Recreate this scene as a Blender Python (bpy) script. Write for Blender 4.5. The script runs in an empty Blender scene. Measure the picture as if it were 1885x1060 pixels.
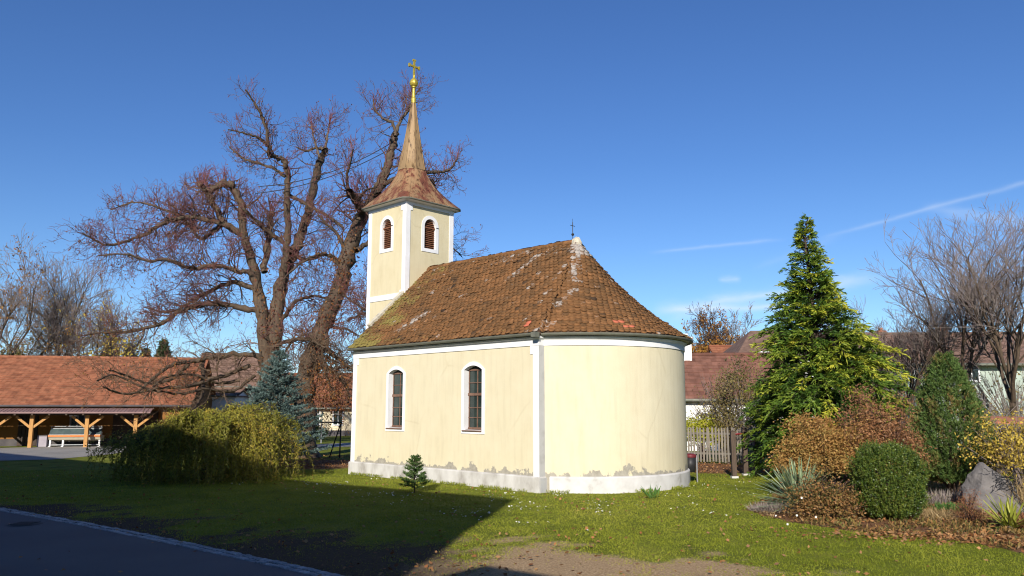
import bpy, math, random
import numpy as np
PI = math.pi
scn = bpy.context.scene
col = scn.collection
rng = np.random.default_rng(7)

# ------------------------------------------------------------------ camera, sky, sun, exposure
FOC, HOR, EYE = 1438.6, 748.6, 2.35
PITCH = math.atan((HOR - 530) / FOC)
cam = bpy.data.cameras.new('camera'); cam.sensor_width = 36; cam.lens = FOC / 1885 * 36
cam.clip_end = 3000; cam.clip_start = .1
cam_ob = bpy.data.objects.new('camera', cam); col.objects.link(cam_ob)
cam_ob.location = (0, 0, EYE); cam_ob.rotation_euler = (PI / 2 + PITCH, 0, 0)
scn.camera = cam_ob
scn.view_settings.view_transform = 'Standard'; scn.view_settings.look = 'None'
scn.view_settings.gamma = 1; scn.view_settings.use_curve_mapping = False
scn.view_settings.exposure = 0.5
scn.cycles.filter_width = 1.1
SUN_EL, SUN_TURN = 24, 10          # elevation; light travels this many degrees right of +Y
SUN_POWER, SKY_POWER = 4.7, 0.062
sun = bpy.data.lights.new('sun', 'SUN'); sun.energy = SUN_POWER; sun.angle = math.radians(.5); sun.color = (1, .93, .82)
sun_ob = bpy.data.objects.new('sun', sun); col.objects.link(sun_ob)
sun_ob.rotation_euler = (math.radians(90 - SUN_EL), 0, -math.radians(SUN_TURN))
TRAVEL = np.array([math.sin(math.radians(SUN_TURN)), math.cos(math.radians(SUN_TURN))])
COT = 1 / math.tan(math.radians(SUN_EL))

def ray(px, py):
    x = (px - 942.5) / FOC; v = (530 - py) / FOC
    return np.array([x, math.cos(PITCH) - v * math.sin(PITCH), math.sin(PITCH) + v * math.cos(PITCH)])
def at(px, py, Y):
    d = ray(px, py) * Y / ray(px, py)[1]
    return d + np.array([0, 0, EYE])
def ground(px, py):
    d = ray(px, py); t = -EYE / d[2]
    return np.array([d[0] * t, d[1] * t, 0])
def unit(v): v = np.asarray(v, float); return v / np.linalg.norm(v)

def ramp(N, cols, pos=None, interp='LINEAR'):
    r = N.new('ShaderNodeValToRGB'); r.color_ramp.interpolation = interp
    e = r.color_ramp.elements
    pos = pos or [i / max(1, len(cols) - 1) for i in range(len(cols))]
    while len(e) < len(cols): e.new(.5)
    for i, (c, p) in enumerate(zip(cols, pos)): e[i].position = p; e[i].color = (*c, 1)
    return r
world = bpy.data.worlds.new('World'); scn.world = world; world.use_nodes = True
def make_world():
    nt = world.node_tree; N = nt.nodes; L = nt.links
    for n in list(N): N.remove(n)
    out = N.new('ShaderNodeOutputWorld'); bg = N.new('ShaderNodeBackground')
    sky = N.new('ShaderNodeTexSky'); sky.sky_type = 'NISHITA'; sky.sun_disc = False
    sky.sun_elevation = math.radians(SUN_EL); sky.sun_rotation = math.radians(180 + SUN_TURN)
    sky.air_density = 1.0; sky.dust_density = 0; sky.ozone_density = 2.2; sky.altitude = 400
    tc = N.new('ShaderNodeTexCoord')
    sz = N.new('ShaderNodeSeparateXYZ'); L.new(tc.outputs['Generated'], sz.inputs[0])
    tint = ramp(N, [(1.0, 1.22, 1.58), (.84, 1.12, 1.50), (.66, .98, 1.46), (.60, .92, 1.46)], [.0, .1, .3, .6]); L.new(sz.outputs[2], tint.inputs[0])
    hs = N.new('ShaderNodeMixRGB'); hs.blend_type = 'MULTIPLY'; hs.inputs[0].default_value = 1
    L.new(sky.outputs[0], hs.inputs[1]); L.new(tint.outputs[0], hs.inputs[2])
    def math_(op, a, b=None, clamp=False):
        n = N.new('ShaderNodeMath'); n.operation = op; n.use_clamp = clamp
        for i, v in enumerate((a, b)):
            if v is None: continue
            if isinstance(v, (int, float)): n.inputs[i].default_value = v
            else: L.new(v, n.inputs[i])
        return n.outputs[0]
    def dot(vec):
        n = N.new('ShaderNodeVectorMath'); n.operation = 'DOT_PRODUCT'
        L.new(tc.outputs['Generated'], n.inputs[0]); n.inputs[1].default_value = tuple(vec)
        return n.outputs['Value']
    noise = N.new('ShaderNodeTexNoise'); noise.inputs['Scale'].default_value = 22; noise.inputs['Detail'].default_value = 6
    mp = N.new('ShaderNodeMapping'); L.new(tc.outputs['Generated'], mp.inputs[0]); mp.inputs['Scale'].default_value = (1, 1, 2.5)
    L.new(mp.outputs[0], noise.inputs['Vector'])
    wob = math_('MULTIPLY', math_('SUBTRACT', noise.outputs[0], .5), 1.0)
    total = None
    # vapour trails and thin cloud streaks: start pixel, end pixel, half width (rad), strength, growing width, roughness
    for (p, q, w, s, rough) in [((1500, 441), (2000, 305), .0024, .19, .003), ((1190, 466), (1450, 440), .002, .16, .003),
                                ((1195, 573), (1640, 508), .006, .46, .009), ((1200, 573), (1500, 562), .004, .46, .006),
                                ((1690, 385), (2000, 422), .006, .15, .008), ((1225, 588), (1330, 580), .007, .15, .012),
                                ((1320, 513), (1366, 513), .003, .3, .006), ((1380, 497), (1560, 430), .004, .06, .006)]:
        a, b = unit(ray(*p)), unit(ray(*q))
        nrm = unit(np.cross(a, b)); tan = unit(b - a)
        ta, tb = float(a @ tan), float(b @ tan)
        d = math_('ADD', dot(nrm), math_('MULTIPLY', wob, rough * 2))
        g = math_('EXPONENT', math_('MULTIPLY', math_('POWER', math_('ABSOLUTE', math_('DIVIDE', d, w)), 1.7), -1))
        t = dot(tan); soft = (tb - ta) * .22
        e0 = math_('DIVIDE', math_('SUBTRACT', t, ta), soft, True); e1 = math_('DIVIDE', math_('SUBTRACT', tb, t), soft, True)
        front = math_('GREATER_THAN', dot(unit(a + b)), .5)
        m = math_('MULTIPLY', math_('MULTIPLY', g, math_('MULTIPLY', e0, e1)), math_('MULTIPLY', front, s))
        m = math_('MULTIPLY', m, math_('ADD', math_('MULTIPLY', noise.outputs[0], 1.2), .4))
        total = m if total is None else math_('ADD', total, m)
    mix = N.new('ShaderNodeMixRGB'); L.new(math_('MINIMUM', total, .7), mix.inputs[0]); L.new(hs.outputs[0], mix.inputs[1])
    mix.inputs[2].default_value = (9.5, 10.6, 11.8, 1)
    L.new(mix.outputs[0], bg.inputs[0]); bg.inputs[1].default_value = SKY_POWER
    L.new(bg.outputs[0], out.inputs[0])
make_world()

# ------------------------------------------------------------------ helpers
def tag(o, label=None, cat=None, group=None, kind=None):
    if label: o['label'] = label
    if cat: o['category'] = cat
    if group: o['group'] = group
    if kind: o['kind'] = kind
    return o
def thing(name, label, cat, loc=(0, 0, 0), rotz=0, group=None):
    o = bpy.data.objects.new(name, None); col.objects.link(o)
    o.location = tuple(float(v) for v in loc); o.rotation_euler = (0, 0, rotz); o.empty_display_size = .2
    return tag(o, label, cat, group)
def mesh(name, V, F, material, parent=None, attr=None, smooth=False, rel=None, more=None):
    """V (n,3); F: list of tuples or array (m,k). attr: per-vertex float 'rnd'. rel: subtract this origin."""
    V = np.asarray(V, np.float32).reshape(-1, 3)
    if rel is not None: V = V - np.asarray(rel, np.float32)
    me = bpy.data.meshes.new(name)
    if isinstance(F, np.ndarray):
        F = F.astype(np.int32); m, k = F.shape
        me.vertices.add(len(V)); me.vertices.foreach_set('co', V.ravel())
        me.loops.add(m * k); me.loops.foreach_set('vertex_index', F.ravel())
        me.polygons.add(m); me.polygons.foreach_set('loop_start', np.arange(0, m * k, k, dtype=np.int32))
        me.update(calc_edges=True)
    else:
        me.from_pydata([tuple(map(float, v)) for v in V], [], [tuple(int(i) for i in f) for f in F])
        me.update()
    for key, val in ([('rnd', attr)] if attr is not None else []) + list((more or {}).items()):
        a = me.attributes.new(key, 'FLOAT', 'POINT'); a.data.foreach_set('value', np.asarray(val, np.float32))
    if smooth: me.polygons.foreach_set('use_smooth', np.ones(len(me.polygons), bool))
    me.materials.append(material)
    o = bpy.data.objects.new(name, me); col.objects.link(o)
    if parent is not None: o.parent = parent
    return o
class MB:
    """collects shapes into one mesh"""
    def __init__(s): s.V = []; s.F = []; s.R = []
    def add(s, V, F, r=0.):
        b = len(s.V); s.V += [tuple(map(float, v)) for v in V]; s.F += [tuple(i + b for i in f) for f in F]; s.R += [r] * len(V)
    def box(s, x0, y0, z0, x1, y1, z1, r=0.):
        s.add([(x0, y0, z0), (x1, y0, z0), (x1, y1, z0), (x0, y1, z0), (x0, y0, z1), (x1, y0, z1), (x1, y1, z1), (x0, y1, z1)],
              [(0, 3, 2, 1), (4, 5, 6, 7), (0, 1, 5, 4), (1, 2, 6, 5), (2, 3, 7, 6), (3, 0, 4, 7)], r)
    def bar(s, p, q, w, h, up=(0, 0, 1), r=0.):
        p, q = np.array(p, float), np.array(q, float); t = unit(q - p)
        up = np.array(up, float)
        if abs(t @ up) > .95: up = np.array([0, 1., 0])
        a = unit(np.cross(t, up)); b = np.cross(a, t)
        c = [(-w, -h), (w, -h), (w, h), (-w, h)]
        V = [p + a * x / 2 + b * y / 2 for x, y in c] + [q + a * x / 2 + b * y / 2 for x, y in c]
        s.add(V, [(0, 1, 2, 3), (7, 6, 5, 4), (0, 4, 5, 1), (1, 5, 6, 2), (2, 6, 7, 3), (3, 7, 4, 0)], r)
    def tube(s, P, R, n=8, cap=True, r=0.):
        P = np.array(P, float); R = np.broadcast_to(np.array(R, float), (len(P),))
        V, F = tube_arrays(P[None], R[None], n)
        F = [tuple(f) for f in F]
        if cap:
            F.append(tuple(range(n))[::-1]); F.append(tuple(range(len(V) - n, len(V))))
        s.add(V, F, r)
    def lathe(s, prof, c=(0, 0, 0), n=16, r=0.):
        b = []
        for rr, z in prof:
            for k in range(n):
                a = 2 * PI * k / n; b.append((c[0] + rr * math.cos(a), c[1] + rr * math.sin(a), c[2] + z))
        F = [(i * n + k, i * n + (k + 1) % n, (i + 1) * n + (k + 1) % n, (i + 1) * n + k) for i in range(len(prof) - 1) for k in range(n)]
        s.add(b, F, r)
    def build(s, name, material, parent=None, smooth=False, rel=None):
        return mesh(name, np.array(s.V), s.F, material, parent, np.array(s.R), smooth, rel)
def tube_arrays(P, R, n):
    """P (M,k,3), R (M,k) -> vertices, quads"""
    M, k, _ = P.shape
    T = np.empty_like(P); T[:, 1:-1] = P[:, 2:] - P[:, :-2]; T[:, 0] = P[:, 1] - P[:, 0]; T[:, -1] = P[:, -1] - P[:, -2]
    T /= np.linalg.norm(T, axis=2, keepdims=True) + 1e-9
    mean = P[:, -1] - P[:, 0]; ax = np.argmin(np.abs(mean), axis=1)
    ref = np.zeros((M, 3)); ref[np.arange(M), ax] = 1
    A = np.cross(T, ref[:, None, :]); A /= np.linalg.norm(A, axis=2, keepdims=True) + 1e-9
    B = np.cross(T, A)
    th = np.arange(n) * 2 * PI / n
    V = P[:, :, None, :] + R[:, :, None, None] * (np.cos(th)[None, None, :, None] * A[:, :, None, :] + np.sin(th)[None, None, :, None] * B[:, :, None, :])
    idx = np.arange(M * k * n).reshape(M, k, n)
    a = idx[:, :-1]; b = np.roll(a, -1, axis=2); c = np.roll(idx[:, 1:], -1, axis=2); d = idx[:, 1:]
    F = np.stack([a, b, c, d], -1).reshape(-1, 4)
    return V.reshape(-1, 3), F
class Tubes:
    def __init__(s): s.g = {}
    def add(s, P, R, rnd=0.): s.g.setdefault(len(P), []).append((np.asarray(P, float), np.broadcast_to(np.asarray(R, float), (len(P),)), rnd))
    def build(s, name, material, parent, sides=4, rel=None, smooth=True):
        Vs, Fs, As, off = [], [], [], 0
        for k, lst in s.g.items():
            V, F = tube_arrays(np.array([l[0] for l in lst]), np.array([l[1] for l in lst]), sides)
            Vs.append(V); Fs.append(F + off); off += len(V)
            As.append(np.repeat(np.array([l[2] for l in lst]), k * sides))
        return mesh(name, np.concatenate(Vs), np.concatenate(Fs), material, parent, np.concatenate(As), smooth, rel)
def diamonds(base, d, L, W, droop=0., hint=None):
    """leaf or needle blades: 4 vertices each"""
    base = np.asarray(base, float); n = len(base); d = np.asarray(d, float)
    d = d / (np.linalg.norm(d, axis=1, keepdims=True) + 1e-9)
    L = np.broadcast_to(L, (n,))[:, None]; W = np.broadcast_to(W, (n,))[:, None]
    if hint is None: hint = rng.normal(size=(n, 3))
    s = np.cross(d, hint); s /= np.linalg.norm(s, axis=1, keepdims=True) + 1e-9
    mid = base + d * L * .5; tip = base + d * L
    tip = tip + np.array([0, 0, -1.]) * (np.broadcast_to(droop, (n,))[:, None] * L)
    V = np.stack([base, mid + s * W / 2, tip, mid - s * W / 2], 1).reshape(-1, 3)
    return V, np.arange(4 * n).reshape(n, 4)
def blades(name, material, parent, base, d, L, W, droop=0., rnd=None, hint=None, rel=None):
    V, F = diamonds(base, d, L, W, droop, hint)
    if rnd is None: rnd = rng.random(len(base))
    return mesh(name, V, F, material, parent, np.repeat(rnd, 4), rel=rel)
def vnoise(x, y, s=1.0, seed=0):
    x = np.asarray(x) / s + 100.3 + seed * 17.1; y = np.asarray(y) / s + 57.7 + seed * 9.3
    xi, yi = np.floor(x), np.floor(y); xf, yf = x - xi, y - yi
    xf = xf * xf * (3 - 2 * xf); yf = yf * yf * (3 - 2 * yf)
    h = lambda a, b: np.modf(np.abs(np.sin(a * 127.1 + b * 311.7 + seed * 3.3) * 43758.5453))[0]
    return (h(xi, yi) * (1 - xf) + h(xi + 1, yi) * xf) * (1 - yf) + (h(xi, yi + 1) * (1 - xf) + h(xi + 1, yi + 1) * xf) * yf
def fbm(x, y, s, seed=0): return .55 * vnoise(x, y, s, seed) + .3 * vnoise(x, y, s / 2.1, seed + 1) + .15 * vnoise(x, y, s / 4.3, seed + 2)
def in_poly(x, y, poly):
    r = np.zeros(np.shape(x), bool); n = len(poly)
    for i in range(n):
        x0, y0 = poly[i][:2]; x1, y1 = poly[(i + 1) % n][:2]
        c = ((y0 > y) != (y1 > y)) & (x < (x1 - x0) * (y - y0) / (y1 - y0 + 1e-12) + x0)
        r ^= c
    return r

# ------------------------------------------------------------------ materials
def new_mat(name):
    m = bpy.data.materials.new(name); m.use_nodes = True
    nt = m.node_tree; b = nt.nodes['Principled BSDF']; return m, nt, nt.nodes, nt.links, b
def noise_node(N, L, scale, detail=4, coord='Object', stretch=None, rough=.55):
    tc = N.new('ShaderNodeTexCoord'); n = N.new('ShaderNodeTexNoise')
    n.inputs['Scale'].default_value = scale; n.inputs['Detail'].default_value = detail; n.inputs['Roughness'].default_value = rough
    if stretch:
        mp = N.new('ShaderNodeMapping'); mp.inputs['Scale'].default_value = stretch
        L.new(tc.outputs[coord], mp.inputs[0]); L.new(mp.outputs[0], n.inputs['Vector'])
    else: L.new(tc.outputs[coord], n.inputs['Vector'])
    return n.outputs[0]
def add_bump(N, L, b, height, strength, dist=.02):
    bp = N.new('ShaderNodeBump'); bp.inputs['Strength'].default_value = strength; bp.inputs['Distance'].default_value = dist
    L.new(height, bp.inputs['Height']); L.new(bp.outputs[0], b.inputs['Normal'])
def surf(name, cols, scale=3., rough=.85, bump=.15, pos=None, stretch=None, detail=5, metal=0., bscale=None, bdist=.02, spec=.3):
    m, nt, N, L, b = new_mat(name)
    n = noise_node(N, L, scale, detail, stretch=stretch)
    r = ramp(N, cols, pos or [.3 + .4 * i / max(1, len(cols) - 1) for i in range(len(cols))]); L.new(n, r.inputs[0]); L.new(r.outputs[0], b.inputs['Base Color'])
    b.inputs['Roughness'].default_value = rough; b.inputs['Metallic'].default_value = metal; b.inputs['Specular IOR Level'].default_value = spec
    if bump:
        n2 = noise_node(N, L, bscale or scale * 6, 5, stretch=stretch); add_bump(N, L, b, n2, bump, bdist)
    return m
def leafy(name, cols, trans=.3, rough=.55, pos=None, spec=.25):
    m, nt, N, L, b = new_mat(name)
    a = N.new('ShaderNodeAttribute'); a.attribute_name = 'rnd'
    r = ramp(N, cols, pos); L.new(a.outputs['Fac'], r.inputs[0]); L.new(r.outputs[0], b.inputs['Base Color'])
    b.inputs['Roughness'].default_value = rough; b.inputs['Specular IOR Level'].default_value = spec
    if trans:
        t = N.new('ShaderNodeBsdfTranslucent'); L.new(r.outputs[0], t.inputs[0])
        mx = N.new('ShaderNodeMixShader'); mx.inputs[0].default_value = trans
        L.new(b.outputs[0], mx.inputs[1]); L.new(t.outputs[0], mx.inputs[2]); L.new(mx.outputs[0], N['Material Output'].inputs[0])
    return m
def plaster(name, base, base2, worn, z0, z1, amount):
    """rendered wall with chipped patches in a band just above the plinth"""
    m, nt, N, L, b = new_mat(name)
    n = noise_node(N, L, 1.3, 9, rough=.65); r = ramp(N, [base, base2, tuple(c * .93 for c in base2)], [.35, .6, .8]); L.new(n, r.inputs[0])
    n3 = noise_node(N, L, 7, 5, stretch=(1, 1, .12)); r3 = ramp(N, [(.83, .82, .80), (1.0, 1.0, 1.0), (1.04, 1.04, 1.04)], [.22, .5, .78]); L.new(n3, r3.inputs[0])
    mu = N.new('ShaderNodeMixRGB'); mu.blend_type = 'MULTIPLY'; mu.inputs[0].default_value = .55
    L.new(r.outputs[0], mu.inputs[1]); L.new(r3.outputs[0], mu.inputs[2])
    vo = N.new('ShaderNodeTexVoronoi'); vo.feature = 'DISTANCE_TO_EDGE'; vo.inputs['Scale'].default_value = .55
    tcv = N.new('ShaderNodeTexCoord'); nv = N.new('ShaderNodeTexNoise'); nv.inputs['Scale'].default_value = 1.6; nv.inputs['Detail'].default_value = 7
    mv = N.new('ShaderNodeMixRGB'); mv.inputs[0].default_value = .6; L.new(tcv.outputs['Object'], mv.inputs[1]); L.new(nv.outputs['Color'], mv.inputs[2]); L.new(mv.outputs[0], vo.inputs['Vector'])
    rv = ramp(N, [(.90, .885, .86), (1, 1, 1)], [.0, .010]); L.new(vo.outputs['Distance'], rv.inputs[0])
    mk = N.new('ShaderNodeMixRGB'); mk.blend_type = 'MULTIPLY'; nm = noise_node(N, L, .45, 2); rm = ramp(N, [(0, 0, 0), (.8, .8, .8)], [.48, .56]); L.new(nm, rm.inputs[0]); L.new(rm.outputs[0], mk.inputs[0])
    L.new(mu.outputs[0], mk.inputs[1]); L.new(rv.outputs[0], mk.inputs[2]); mu = mk
    tc = N.new('ShaderNodeTexCoord'); sx = N.new('ShaderNodeSeparateXYZ'); L.new(tc.outputs['Object'], sx.inputs[0])
    mr = N.new('ShaderNodeMapRange'); L.new(sx.outputs['Z'], mr.inputs[0])
    mr.inputs[1].default_value = z0; mr.inputs[2].default_value = z1; mr.inputs[3].default_value = amount; mr.inputs[4].default_value = -.35
    n2 = noise_node(N, L, 2.0, 9, rough=.68)
    ad = N.new('ShaderNodeMath'); L.new(n2, ad.inputs[0]); L.new(mr.outputs[0], ad.inputs[1])
    th = N.new('ShaderNodeMapRange'); L.new(ad.outputs[0], th.inputs[0]); th.inputs[1].default_value = .60; th.inputs[2].default_value = .625
    n4 = noise_node(N, L, 9, 5); r4 = ramp(N, [tuple(c * .75 for c in worn), worn], [.35, .65]); L.new(n4, r4.inputs[0])
    mx = N.new('ShaderNodeMixRGB'); L.new(th.outputs[0], mx.inputs[0]); L.new(mu.outputs[0], mx.inputs[1]); L.new(r4.outputs[0], mx.inputs[2])
    L.new(mx.outputs[0], b.inputs['Base Color']); b.inputs['Roughness'].default_value = .92; b.inputs['Specular IOR Level'].default_value = .2
    nb = noise_node(N, L, 35, 4); sub = N.new('ShaderNodeMath'); sub.operation = 'SUBTRACT'; L.new(nb, sub.inputs[0]); L.new(th.outputs[0], sub.inputs[1])
    add_bump(N, L, b, sub.outputs[0], .25, .012)
    return m
MAT = {}
YEL = (.80, .655, .37)
MAT['wall'] = plaster('yellow_plaster', (.615, .56, .40), (.59, .53, .37), (.36, .335, .28), .40, 1.15, .215)
MAT['tower_wall'] = plaster('tower_plaster', (.60, .535, .36), (.57, .50, .325), (.5, .42, .3), 5.2, 7.4, .12)
MAT['white'] = surf('white_trim', [(.66, .66, .66), (.74, .74, .75)], 2.5, .9, .1, bscale=30, bdist=.01)
MAT['return'] = surf('shade_grey_stained_render', [(.30, .30, .29), (.44, .44, .43), (.48, .48, .47)], 1.6, .92, .2, [.25, .45, .7], detail=8)  # grey puts the white return's grazing-light shade into the colour, besides stains
MAT['plinth'] = surf('plinth_render', [(.24, .22, .20), (.42, .405, .38), (.50, .49, .47), (.56, .55, .53)], 2.6, .92, .3, [.26, .42, .55, .7], stretch=(1, 1, .55), detail=8, bscale=25, bdist=.015)
MAT['apse_plinth'] = surf('apse_plinth_render', [(.34, .325, .30), (.51, .50, .485), (.57, .56, .55), (.60, .595, .585)], 2.4, .92, .25, [.25, .40, .55, .7], detail=8, bscale=25, bdist=.012)
MAT['gutter'] = surf('gutter_metal', [(.12, .125, .10), (.19, .19, .15)], 4, .55, .05, metal=.2)
MAT['glass'] = surf('dark_glass', [(.012, .02, .018), (.035, .05, .045)], 1.5, .12, .04, spec=.6)
MAT['brown_frame'] = surf('brown_painted_wood', [(.12, .065, .045), (.2, .12, .085)], 6, .6, .1)
MAT['louvre'] = surf('louvre_wood', [(.13, .05, .025), (.24, .10, .05)], 5, .7, .15, stretch=(1, 1, 4))
MAT['gold'] = surf('yellow_gilt', [(.44, .32, .04), (.62, .49, .09)], 9, .36, .15, metal=.55, spec=.5)
MAT['iron'] = surf('black_iron', [(.015, .015, .018), (.03, .03, .03)], 6, .5, .1)
MAT['mortar'] = surf('lime_mortar', [(.30, .27, .21), (.52, .48, .38), (.55, .42, .18)], 5, .95, .4, [.3, .55, .75])
def copper(name, tones, pos):
    m, nt, N, L, b = new_mat(name)
    n = noise_node(N, L, 2.6, 8, stretch=(1, 1, .35), rough=.62); r = ramp(N, tones, pos); L.new(n, r.inputs[0])
    n2 = noise_node(N, L, 6, 6, stretch=(1.6, 1.6, .25), rough=.65); r2 = ramp(N, [(.22, .17, .13), (1, 1, 1)], [.39, .45]); L.new(n2, r2.inputs[0])
    mu = N.new('ShaderNodeMixRGB'); mu.blend_type = 'MULTIPLY'; mu.inputs[0].default_value = .85
    L.new(r.outputs[0], mu.inputs[1]); L.new(r2.outputs[0], mu.inputs[2]); L.new(mu.outputs[0], b.inputs['Base Color'])
    b.inputs['Roughness'].default_value = .6; b.inputs['Metallic'].default_value = .1; b.inputs['Specular IOR Level'].default_value = .35
    add_bump(N, L, b, n, .25, .02); return m
MAT['spire'] = copper('weathered_spire_metal', [(.13, .075, .04), (.27, .175, .085), (.34, .225, .115)], [.28, .42, .7])
MAT['skirt'] = copper('rusty_spire_metal', [(.31, .20, .105), (.28, .16, .08), (.17, .06, .033), (.12, .04, .026)], [.3, .48, .55, .75])
def tiles_mat():
    m, nt, N, L, b = new_mat('old_clay_tiles')
    a = N.new('ShaderNodeAttribute'); a.attribute_name = 'rnd'
    r = ramp(N, [(.05, .034, .025), (.12, .068, .033), (.17, .088, .039), (.22, .108, .046), (.27, .14, .066)], [0, .18, .5, .8, 1]); L.new(a.outputs['Fac'], r.inputs[0])
    n = noise_node(N, L, 13, 5); r1 = ramp(N, [(.62, .6, .58), (1.12, 1.1, 1.05)], [.3, .7]); L.new(n, r1.inputs[0])
    mu = N.new('ShaderNodeMixRGB'); mu.blend_type = 'MULTIPLY'; mu.inputs[0].default_value = 1; L.new(r.outputs[0], mu.inputs[1]); L.new(r1.outputs[0], mu.inputs[2])
    cur = mu.outputs[0]
    for key, colr, sc in (('moss', (.20, .17, .05), 9), ('lichen', (.38, .35, .32), 11), ('fresh', (.44, .13, .075), 0)):
        at_ = N.new('ShaderNodeAttribute'); at_.attribute_name = key
        fac = at_.outputs['Fac']
        if sc:
            nn = noise_node(N, L, sc, 6); ad = N.new('ShaderNodeMath'); L.new(nn, ad.inputs[0]); L.new(fac, ad.inputs[1])
            th = N.new('ShaderNodeMapRange'); L.new(ad.outputs[0], th.inputs[0]); th.inputs[1].default_value = .78; th.inputs[2].default_value = 1.0; th.inputs[4].default_value = .85; fac = th.outputs[0]
        mx = N.new('ShaderNodeMixRGB'); L.new(fac, mx.inputs[0]); L.new(cur, mx.inputs[1]); mx.inputs[2].default_value = (*colr, 1); cur = mx.outputs[0]
    L.new(cur, b.inputs['Base Color']); b.inputs['Roughness'].default_value = .95; b.inputs['Specular IOR Level'].default_value = .15
    n2 = noise_node(N, L, 40, 4); add_bump(N, L, b, n2, .35, .01); return m
MAT['tiles'] = tiles_mat()
MAT['roof_under'] = surf('roof_boards', [(.05, .03, .02), (.09, .055, .035)], 3, .95, .1)
def rnd_surf(name, cols, pos=None, rough=.85, nscale=8, stretch=None, bump=.2):
    m, nt, N, L, b = new_mat(name)
    a = N.new('ShaderNodeAttribute'); a.attribute_name = 'rnd'
    r = ramp(N, cols, pos); L.new(a.outputs['Fac'], r.inputs[0])
    n = noise_node(N, L, nscale, 6, stretch=stretch); r1 = ramp(N, [(.6, .6, .6), (1.15, 1.15, 1.15)], [.3, .7]); L.new(n, r1.inputs[0])
    mu = N.new('ShaderNodeMixRGB'); mu.blend_type = 'MULTIPLY'; mu.inputs[0].default_value = 1; L.new(r.outputs[0], mu.inputs[1]); L.new(r1.outputs[0], mu.inputs[2])
    L.new(mu.outputs[0], b.inputs['Base Color']); b.inputs['Roughness'].default_value = rough; b.inputs['Specular IOR Level'].default_value = .2
    add_bump(N, L, b, n, bump, .03); return m
MAT['red_tiles'] = rnd_surf('red_roof_tiles', [(.22, .082, .045), (.34, .14, .075), (.28, .105, .055)], nscale=3)
MAT['faded_tiles'] = rnd_surf('faded_red_tiles', [(.15, .068, .048), (.22, .105, .075), (.18, .085, .06)], nscale=2)
MAT['brown_tiles'] = rnd_surf('brown_roof_tiles', [(.17, .105, .075), (.24, .15, .115)], nscale=3)
MAT['bark'] = rnd_surf('furrowed_bark', [(.075, .054, .038), (.125, .09, .062)], nscale=9, stretch=(1, 1, .18), bump=1.0)
MAT['linden_twig'] = rnd_surf('linden_twigs', [(.18, .125, .08), (.13, .068, .055), (.23, .075, .08)], [0, .5, 1], nscale=4)
MAT['grey_twig'] = rnd_surf('grey_twigs', [(.19, .155, .135), (.25, .21, .185), (.22, .155, .15)], [0, .6, 1], nscale=4)
MAT['dark_twig'] = rnd_surf('dark_twigs', [(.05, .035, .03), (.10, .06, .05)], nscale=4)
MAT['linden_leaf'] = leafy('withered_linden_leaves', [(0.115, 0.034, 0.023), (0.230, 0.086, 0.029), (0.276, 0.138, 0.040)], .3)
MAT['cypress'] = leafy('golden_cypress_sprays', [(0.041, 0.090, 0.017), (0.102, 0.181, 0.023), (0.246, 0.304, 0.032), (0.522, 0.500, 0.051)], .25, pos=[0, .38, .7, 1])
MAT['blue_spruce'] = leafy('blue_spruce_needles', [(.055, .095, .085), (.105, .16, .145), (.175, .245, .23)], .15)
MAT['fir'] = leafy('fir_needles', [(0.029, 0.065, 0.018), (0.065, 0.124, 0.029), (0.111, 0.169, 0.039)], .15)
MAT['dwarf'] = leafy('dwarf_spruce_needles', [(.045, .085, .022), (.085, .145, .035), (.15, .195, .05), (.24, .16, .06)], .15, pos=[0, .45, .85, 1])
MAT['box'] = leafy('box_leaves', [(0.034, 0.074, 0.016), (0.101, 0.147, 0.022), (0.194, 0.217, 0.034)], .2, .4, spec=.4)
MAT['willow'] = leafy('willow_leaves', [(.12, .13, .022), (.25, .25, .035), (.42, .36, .055), (.50, .34, .06)], .38, pos=[0, .4, .85, 1])
MAT['maple'] = leafy('maple_leaves', [(.20, .10, .04), (.38, .20, .06), (.44, .28, .09), (.30, .23, .06)], .3)
MAT['maple_brown'] = leafy('brown_maple_leaves', [(.17, .085, .05), (.27, .135, .065), (.36, .175, .075), (.22, .14, .07)], .25)
MAT['maple_red'] = leafy('red_maple_leaves', [(.42, .07, .05), (.5, .16, .08)], .3)
MAT['rose'] = leafy('rose_bush_leaves', [(0.070, 0.084, 0.025), (0.182, 0.119, 0.042), (0.336, 0.168, 0.063), (0.140, 0.154, 0.035)], .25)
MAT['brown_bush'] = leafy('brown_bush_leaves', [(0.156, 0.065, 0.039), (0.312, 0.130, 0.065), (0.260, 0.208, 0.065)], .25)
MAT['yellow_leaf'] = leafy('yellow_leaves', [(0.230, 0.172, 0.052), (0.483, 0.345, 0.057), (0.632, 0.483, 0.081), (0.345, 0.230, 0.092)], .35)
MAT['lime_leaf'] = leafy('lime_leaves', [(.20, .22, .02), (.42, .42, .04), (.5, .46, .06)], .35)
MAT['olive_leaf'] = leafy('olive_leaves', [(0.098, 0.091, 0.035), (0.196, 0.161, 0.056), (0.266, 0.182, 0.070)], .25)
MAT['dark_conifer'] = leafy('far_conifer_needles', [(0.029, 0.047, 0.021), (0.058, 0.085, 0.036), (0.091, 0.098, 0.039)], .1)
MAT['autumn'] = leafy('autumn_leaves', [(0.228, 0.102, 0.024), (0.384, 0.204, 0.036), (0.312, 0.120, 0.042)], .3)
MAT['dry_stalk'] = leafy('dry_stalks', [(.28, .2, .1), (.42, .31, .15), (.2, .13, .07)], .2)
MAT['yucca'] = leafy('yucca_leaves', [(0.132, 0.198, 0.099), (0.242, 0.319, 0.176), (0.374, 0.418, 0.264)], .15, .45)
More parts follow.
